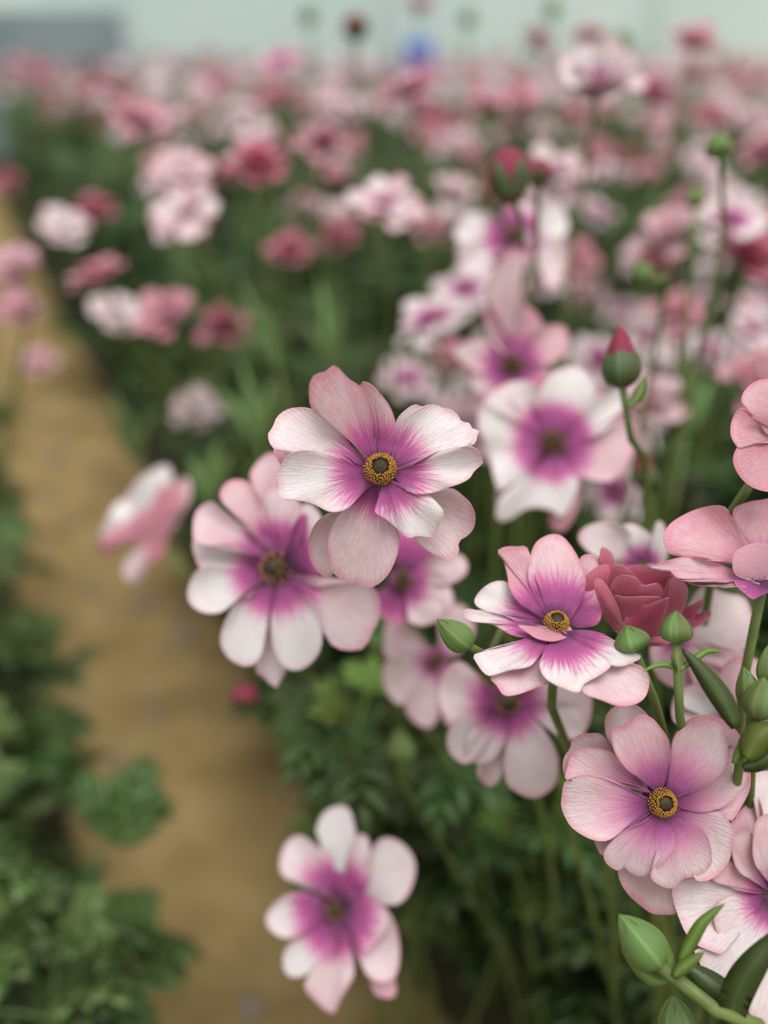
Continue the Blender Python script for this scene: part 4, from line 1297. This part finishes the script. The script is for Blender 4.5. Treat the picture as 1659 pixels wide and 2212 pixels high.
bud('slim green bud on a thin stalk above the sideways deep pink bloom', (1190, 40), (1196, -4), 32, 1.2, 'green', stem=[(1188, 160, 1.22)])
bud('small crimson bud low beside the path under the violet eyed bloom', (530, 1535), (526, 1478), 62, 0.52, 'crimson', stem=[(560, 1560, .53)])

# ------------------------------------------------------------------ flowers in the field that can be told apart
G_HOT = ('hot pink double ranunculus in the field behind', 'hot pink double blooms in the field')
flower('pale lilac pink ranunculus on its own between the path and the tall bloom', 428, 893, 125, 'bowl', .3, .2, 0, (.1, .6))
flower('white-rimmed pink ranunculus bowl at the path edge of the field', 222, 612, 145, 'bowl', .8, .1, .2, (-.3, .1))
flower('clear pink ranunculus facing the camera at the path edge', 360, 690, 150, 'bowl', .95, .05, .25, (-.2, .7))
flower('deep pink ranunculus touching the clear pink one', 482, 722, 130, 'double', .9, 0, .6, (.25, .2))
flower('washed-out pale ranunculus below the white-rimmed pink bowl', 250, 680, 130, 'open', .1, .35, 0, (.3, .5))
flower('coral pink round ranunculus alone over green stems', 628, 556, 120, 'double', .9, 0, .75, (0, .25))
flower('crimson pink ranunculus, largest of the deep coloured blooms in the field', 552, 372, 150, 'double', .9, 0, .95, (.2, .35))
flower('pink-centred ranunculus with pale outer petals behind the crimson one', 700, 328, 140, 'double', .6, 0, .35, (.1, .3))
flower('rosy pink ranunculus tilted left over the path edge field', 292, 268, 130, 'bowl', .85, .1, .25, (.5, .3))
flower('coral red ranunculus beside pale blooms near the path', 205, 466, 105, 'double', .9, 0, .8, (-.1, .2))
flower('pale white lilac ranunculus cluster bloom near the coral red one', 400, 470, 170, 'open', .42, .2, 0, (-.2, .9))
flower('second pale lilac ranunculus just above the pale cluster bloom', 395, 372, 150, 'open', .5, .2, 0, (.2, .7))
flower('broad pale pink ranunculus with lilac middle over the dark green gap', 830, 452, 180, 'open', .42, .35, 0, (-.1, .6))
flower('small pale pink globe ranunculus above the coral pink one', 655, 455, 78, 'double', .5, 0, .15, (0, .3))
flower('pale blush ranunculus behind the white bloom under the dark crimson bud', 1205, 385, 170, 'open', .4, .3, 0, (.2, .8))
flower('soft pale ranunculus next to the broad pale pink one', 975, 430, 120, 'bowl', .25, .3, 0, (.3, .4))
flower('white lilac ranunculus cluster bloom above the tall bloom', 935, 700, 190, 'open', .05, .5, 0, (-.4, .35), .06)
flower('lilac ranunculus in shade right behind the tall bloom', 880, 830, 130, 'open', .15, .55, 0, (.2, .6))
flower('whitish violet-eyed ranunculus behind the red-tipped bud', 1285, 790, 150, 'open', .0, .55, 0, (.3, .9))
flower('pale ranunculus petals right of the red-tipped bud', 1425, 810, 135, 'bowl', .15, .3, 0, (.2, .4))
flower('small pale pink ranunculus over dark leaves left of the edge bloom', 1545, 775, 110, 'bowl', .3, .3, 0, (.3, .3))
flower('lilac shaded ranunculus below the cream white bloom', 1320, 1075, 170, 'open', .12, .55, 0, (.1, .7))
flower('pale ranunculus low in the leaves behind the ruffled pink bloom', 1470, 1065, 120, 'bowl', .15, .3, 0, (.2, .3))
flower('blush ranunculus beside the cream white bloom on its shaded side', 1365, 930, 150, 'open', .35, .35, 0, (.5, .4))
flower('deep red rose ranunculus at the picture edge in the field', 1615, 580, 165, 'double', .9, 0, 1.0, (.1, .3))
flower('white and violet ranunculus behind the deep red rose one', 1570, 490, 170, 'open', .05, .55, 0, (-.1, .6))
flower('pale pink ranunculus left of the tall straight bud stalk', 1440, 515, 165, 'bowl', .5, .2, 0, (-.2, .5))
flower('pinkish white small ranunculus among dark leaves by the edge', 1610, 690, 110, 'bowl', .4, .3, 0, (.1, .3))
flower('salmon pink ranunculus cut by the picture edge above the dark oval bud', 1655, 345, 120, 'double', .7, 0, .45, (-.2, .3))
flower('big white-pink ranunculus with purple eye against the film on the horizon', 1290, 195, 205, 'bowl', .2, .4, 0, (-.1, .7), .06)
flower('rose pink ranunculus tucked against the big white-pink one', 1405, 225, 115, 'double', .9, 0, .5, (.3, .3))
flower('pink ranunculus of a touching pair in the middle field, paler one', 1050, 240, 115, 'bowl', .8, .1, .15, (-.2, .2))
flower('pink ranunculus of a touching pair in the middle field, deeper one', 1120, 232, 110, 'bowl', .85, .3, .3, (.2, .4))
flower('deep pink ranunculus turned sideways against the greenhouse film', 1148, 98, 95, 'bowl', .95, .1, .55, (.9, .1))
flower('pink ranunculus just over the big white-pink one', 1272, 92, 100, 'bowl', .9, .1, .35, (0, .1))
flower('tall loose pink ranunculus against the film at the far right field', 1495, 105, 125, 'bowl', .7, .2, .2, (.1, .4))
flower('small pink ranunculus under the tall loose pink one', 1500, 172, 85, 'double', .9, 0, .4, (0, .3))
flower('pink and white ranunculus under the blue bin', 890, 212, 150, 'bowl', .6, .1, .3, (-.3, .2))
flower('lilac pink ranunculus far off below the film', 605, 138, 100, 'open', .6, .6, 0, (0, .8))
flower('faint pink ranunculus topmost against the greenhouse film', 905, 25, 78, 'double', .7, 0, .3, (0, .2))
flower('pale pink ranunculus at the left picture edge over the path', 40, 590, 140, 'bowl', .6, .2, .1, (-.1, .5))
flower('pink ranunculus low at the left picture edge over the path', 45, 680, 120, 'bowl', .85, .1, .2, (.1, .4))
flower('deep pink small ranunculus at the left picture edge', 18, 402, 70, 'double', .9, 0, .7, (0, .3))
flower('pale pinkish ranunculus between the path and the coral red one', 140, 500, 130, 'open', .35, .2, 0, (.2, .5))
flower('dim mauve ranunculus in the shade of the left field edge', 85, 790, 90, 'bowl', .7, .3, .1, (0, .4))

# ------------------------------------------------------------------ the rest of the field: each bloom is its own object
GROUPS = {
    'pale': ('pale blush ranunculus bloom', 'pale blooms', 'open', (.15, .4), (.25, .45), 0),
    'pink': ('plain pink ranunculus bowl', 'plain pink blooms', 'bowl', (.7, 1), (.05, .15), .2),
    'hot': ('crimson pink double ranunculus', 'crimson pink double blooms', 'double', (.9, 1), (0, 0), .75),
}
FAR = {}
for g in GROUPS:
    FAR[g] = [joined_head(GROUPS[g][2], 300 + i) for i in range(4)]
FARLOW = {g: [joined_head(GROUPS[g][2], 400 + i, True) for i in range(3)] for g in GROUPS}
FARMESH = {}


def far_mesh(g, i, hgt):
    """head plus stem as one mesh; head radius 1 scaled to 27 mm, stem hanging down to the soil"""
    key = (g, i, hgt)
    if key not in FARMESH:
        b = MB()
        src = FAR[g][i]
        R = 0.027
        tilt = Matrix.Rotation(0.25 + .15 * i, 4, 'X') @ Matrix.Rotation(i * 1.3, 4, 'Z')
        b.add([Vector((0, 0, hgt)) + (tilt @ Vector(v)) * R for v in src.v], src.f, src.uv, src.inf)
        nh = len(src.f)
        nv = len(b.f)
        tube(b, [Vector((0, 0, hgt)), Vector((0, .004, hgt - .04)), Vector((.01, .02, hgt * .5)), Vector((.012, .025, -.01))], .0016, .0022, 5, 8)
        me = b.mesh('ranunculus_flower', [M_PETAL, M_STEM])
        idx = [0] * nv + [1] * (len(me.polygons) - nv)
        me.polygons.foreach_set('material_index', idx)
        FARMESH[key] = me
    return FARMESH[key]


# more blooms crowd the bed on the right, behind the sharp ones
rnd = random.Random(131)
LOOKS = [('whitish violet-eyed', 'open', .05, .5, 0), ('pale blush', 'open', .3, .35, 0), ('pale pink cupped', 'bowl', .5, .15, 0),
         ('rosy pink', 'bowl', .85, .1, .2), ('pale lilac', 'open', .2, .55, 0), ('creamy cupped', 'bowl', .1, .25, 0)]
spots = []
tries = 0
while len(spots) < 34 and tries < 4000:
    tries += 1
    px, py = rnd.uniform(960, 1659), rnd.uniform(300, 1010)
    z = rnd.uniform(.43, .57)
    d = (.75 - z) / -ray(px, py).z
    if not .55 < d < 1.25 or (px > 1400 and py > 840):
        continue
    if any(math.hypot(px - a, (py - b) * 1.3) < 70 for a, b in spots):
        continue
    spots.append((px, py))
    lk = LOOKS[len(spots) % len(LOOKS)]
    hp = P(px, py, d)
    near_ = nearest_named(hp) if d > .85 else nearest_hero(px, py)
    flower(lk[0] + ' ranunculus bloom in the right bed behind ' + near_, px, py, 0, lk[1], lk[2], lk[3], lk[4],
           (rnd.uniform(-.5, .5), rnd.uniform(.2, .9)), .056, lk[0] + ' blooms behind ' + near_, seed=tries, depth=d)

rnd = random.Random(77)


def project(p):
    d = p - CAM
    z = d.dot(FW)
    return CX + F * d.dot(RT) / z, CY - F * d.dot(UP) / z, z


HGT = (.49, .53, .57, .61)
count = 0
stuff = MB()
stuff_stem = MB()
cells = []
y = 0.95
while y < 5.9:
    stepy = .112 + .008 * y
    x = -(.46 * y + .12)
    while x < .46 * y + .12:
        cells.append((x + rnd.uniform(-.06, .06), y + rnd.uniform(-.06, .06)))
        x += stepy
    y += stepy
for x, y in cells:
    l = lat((x, y))
    if BED_L - .02 < l < BED_R + .02:
        continue
    g = rnd.choices(('pale', 'pink', 'hot'), (.5, .28, .22))[0]
    hi_ = rnd.randrange(4)
    z = HGT[hi_]
    px, py, d = project(Vector((x, y, z)))
    if d < 1.0 or not (-60 < px < 1720):
        continue
    if py > 640:
        continue
    if count < 295 and d < 3.6:
        o = link('ranunculus_flower', far_mesh(g, rnd.randrange(4), z), None, Vector((x, y, .03)))
        lab, grp, kd, pkr, eyer, hot = GROUPS[g]
        o.rotation_euler.z = rnd.uniform(-.6, .6)
        o.color = (rnd.uniform(*pkr), rnd.uniform(*eyer), hot * rnd.uniform(.8, 1.2), .6)
        near_ = nearest_named(Vector((x, y, z)))
        look = lab if g != 'pale' or o.color[0] > .26 else 'whitish ranunculus bloom'
        tag(o, look + ' in the crowded field near ' + near_, 'flower', grp + ' near ' + near_)
        count += 1
    else:
        for _ in range(2):
            q = Vector((x + rnd.uniform(-.05, .05), y + rnd.uniform(-.05, .05), z + rnd.uniform(-.03, .03)))
            M = Matrix.Translation(q) @ Matrix.Rotation(rnd.uniform(-.5, .5), 4, 'X') @ Matrix.Rotation(rnd.uniform(0, 6), 4, 'Z') @ Matrix.Scale(.027, 4)
            src = FARLOW[g][rnd.randrange(3)]
            stuff.add([M @ Vector(v) for v in src.v], src.f, src.uv, src.inf)
            tube(stuff_stem, [q, q - Vector((0, 0, .2)), Vector((q.x, q.y, .02))], .002, .0025, 4, 4)
print('field flowers', count, 'stuff tris', len(stuff.f) * 2)
far = link('flower_field', stuff.mesh('flower_field', M_PETAL))
tag(far, 'far band of mixed pink ranunculus blooms below the greenhouse film', 'flowers', None, 'stuff')
far.color = (.5, .2, .15, 1)
o = link('flower_stems', stuff_stem.mesh('flower_stems', M_STEM), far)
o['kind'] = 'stuff'

# ------------------------------------------------------------------ foliage
rnd = random.Random(5)
near = 0
y = 0.05
while y < 1.25:
    x = -.75
    while x < .85:
        p = Vector((x + rnd.uniform(-.025, .025), y + rnd.uniform(-.025, .025), 0))
        x += .085
        l = lat(p)
        if l > BED_R + .02:
            side = 'r'
        elif l < BED_L - .03:
            side = 'l'
        else:
            continue
        h = .36 if side == 'r' else .27
        if side == 'r' and l < .24:
            h = .30
        px, py, d = project(Vector((p.x, p.y, h * .7)))
        if side == 'r' and d < .50 and px < 930 and py > 1450:
            continue
        if d < .33 or not (-150 < px < 1810) or py > 2500:
            continue
        if side == 'l':
            if d < .36:
                h = .2
            nh = nearest_hero(px, py)
            clump('low broad-leaved ranunculus plant across the path, facing ' + nh, p, h * rnd.uniform(.85, 1.05), 22, rnd, 'plants across the path facing ' + nh, ('blue', 'blue', 'dark'))
        else:
            nh = nearest_hero(px, py)
            clump('leafy ranunculus plant in the bed by ' + nh, p, h * rnd.uniform(.85, 1.1), 24, rnd, 'leafy plants by ' + nh, ('dark', 'dark', 'dark', 'dark', 'bright'), lean=(-.012, -.005) if l < .3 else (0, 0))
        near += 1
    y += .085
for px, py, d, h in ((845, 1590, .565, .40), (930, 1660, .58, .36), (1010, 1720, .60, .34)):
    q = P(px, py, d)
    nh = nearest_hero(px, py)
    r_ = clump('tuft of fresh yellowish green ranunculus leaves by ' + nh, Vector((q.x, q.y, 0)), q.z, 22, rnd, 'fresh leaf tufts by ' + nh, ('bright', 'dark'), low=.2)
    f_ = Vector((q.x, q.y, .03))
    for k in range(3):
        a = rnd.uniform(-60, 60)
        blade(r_, f_, [(px + a * .2, py + 40, d), (px + a, py + 110, d - .01), (px + a * 1.6, py + 190, d)], .008, M_LEAF_BRIGHT, .3, rnd.uniform(-.5, .5))
for where, px, py, d, bl in (('below the coral pink round bloom', 715, 800, .78, ((-25, -200), (20, -150), (-60, -110))), ('beside the deep pink path-edge bloom', 600, 800, .80, ((-90, -210), (-40, -150), (-70, -90))),
                      ('behind the pale lilac pink bloom', 560, 960, .72, ((-40, -180), (-90, -120), (30, -140))), ('at the path edge under the clear pink bloom', 290, 990, .86, ((-50, -150), (-20, -120), (30, -90))),
                      ('beside the side-view pink bloom over the path', 450, 1080, .66, ((20, -130), (-40, -90), (50, -100))), ('among dark leaves by the red-tipped bud', 1480, 940, .60, ((-15, -190), (25, -150), (60, -120)))):
    q = P(px, py, d)
    f_ = Vector((q.x, q.y, .03))
    if lat(q) < BED_R + .03:
        f_ += PNRM * (BED_R + .04 - lat(q))
    nh = nearest_hero(px, py)
    r_ = link('ranunculus_plant', None, None, f_)
    tag(r_, 'upright plant with long light green blades ' + where, 'plant')
    b = MB()
    tube(b, [Vector((0, 0, -.02)), (q - f_) * .5, q - f_], .003, .002, 6, 8)
    link('stalk', b.mesh('stalk', M_STEM), r_)
    for dx, dy in bl:
        blade(r_, f_, [(px, py, d), (px + dx * .45, py + dy * .5, d), (px + dx, py + dy, d)], .013, M_LEAF_BLUE, .3, rnd.uniform(-.4, .4))
print('near clumps', near)
JC = [joined_clump(500 + i, .36, 26).mesh('ranunculus_plant', M_LEAF) for i in range(6)]
cnt = 0
y = 1.28
sm = MB()
while y < 5.9:
    st = .13 + .03 * max(0, y - 1.5)
    x = -(.46 * y + .15)
    while x < .46 * y + .15:
        p = Vector((x + rnd.uniform(-.04, .04), y + rnd.uniform(-.04, .04), .03))
        x += st
        l = lat(p)
        if BED_L - .03 < l < BED_R + .03:
            continue
        if cnt < 280:
            o = link('ranunculus_plant', rnd.choice(JC), None, p)
            o.rotation_euler.z = rnd.uniform(0, 6.28)
            s = rnd.uniform(.9, 1.2)
            o.scale = (s * 1.15, s * 1.15, s)
            near_ = nearest_named(p + Vector((0, 0, .5)))
            tag(o, ('deep-set' if y > 2.4 else 'foremost') + ' green ranunculus leaf clump in the field near ' + near_, 'plant', ('deep-set' if y > 2.4 else 'foremost') + ' leaf clumps near ' + near_)
            cnt += 1
        else:
            src = JC[0]
            M = Matrix.Translation(p) @ Matrix.Rotation(rnd.uniform(0, 6), 4, 'Z') @ Matrix.Diagonal((2, 2, 1.1, 1))
            if sm is not None and len(sm.f) < 260000:
                sm.add([M @ v.co for v in src.vertices], [tuple(q.vertices) for q in src.polygons])
    y += st
print('mid clumps', cnt, len(sm.f))
if sm.f:
    o = link('field_foliage', sm.mesh('field_foliage', M_LEAF))
    tag(o, 'green foliage of the far field below the greenhouse film', 'foliage', None, 'stuff')

# ------------------------------------------------------------------ blue bin far off by the film
def blue_bin():
    base = P(905, 135, 3.5)
    root = link('plastic_bin', None, None, Vector((base.x, base.y, 0.03)))
    tag(root, 'slim bright blue plastic bin standing up behind the far blooms', 'bin')
    top = base.z + .055
    b = MB()
    n = 20
    prof = [(.042, 0), (.045, .25), (.048, .48), (.050, top - .06), (.049, top - .06)]
    v = [(r * math.cos(2 * pi * k / n), r * math.sin(2 * pi * k / n), z) for r, z in prof for k in range(n)]
    b.add(v, [(i * n + k, i * n + (k + 1) % n, (i + 1) * n + (k + 1) % n, (i + 1) * n + k) for i in range(len(prof) - 1) for k in range(n)] + [tuple(range(n - 1, -1, -1))])
    link('body', b.mesh('body', M_BLUE), root)
    b = MB()
    prof = [(.054, top - .06), (.055, top - .05), (.052, top - .02), (.02, top - .005), (.001, top - .005)]
    v = [(r * math.cos(2 * pi * k / n), r * math.sin(2 * pi * k / n), z) for r, z in prof for k in range(n)]
    b.add(v, [(i * n + k, i * n + (k + 1) % n, (i + 1) * n + (k + 1) % n, (i + 1) * n + k) for i in range(len(prof) - 1) for k in range(n)] + [tuple(range(n - 1, -1, -1))])
    link('lid', b.mesh('lid', M_BLUE), root)


blue_bin()

# ------------------------------------------------------------------ pebbles on the path
rnd = random.Random(9)
for i in range(26):
    a, l = rnd.uniform(-.1, 1.6), rnd.uniform(-.1, .1)
    p = PATH0 + PDIR * a + PNRM * l
    b = MB()
    r = rnd.uniform(.006, .014)
    v, n, m = [], 8, 5
    for j in range(m + 1):
        th = pi * j / m
        for k in range(n):
            q = 1 + rnd.uniform(-.12, .12)
            v.append((r * math.sin(th) * math.cos(2 * pi * k / n) * q * 1.3, r * math.sin(th) * math.sin(2 * pi * k / n) * q, r * .5 * math.cos(th)))
    b.add(v, [(j * n + k, (j + 1) * n + k, (j + 1) * n + (k + 1) % n, j * n + (k + 1) % n) for j in range(m) for k in range(n)])
    o = link('pebble', b.mesh('pebble', M_STONE), None, (p.x, p.y, r * .35))
    o.rotation_euler.z = rnd.uniform(0, 6)
    tag(o, 'small greyish pebble half sunk in the sandy path', 'pebble', 'pebbles on the path')
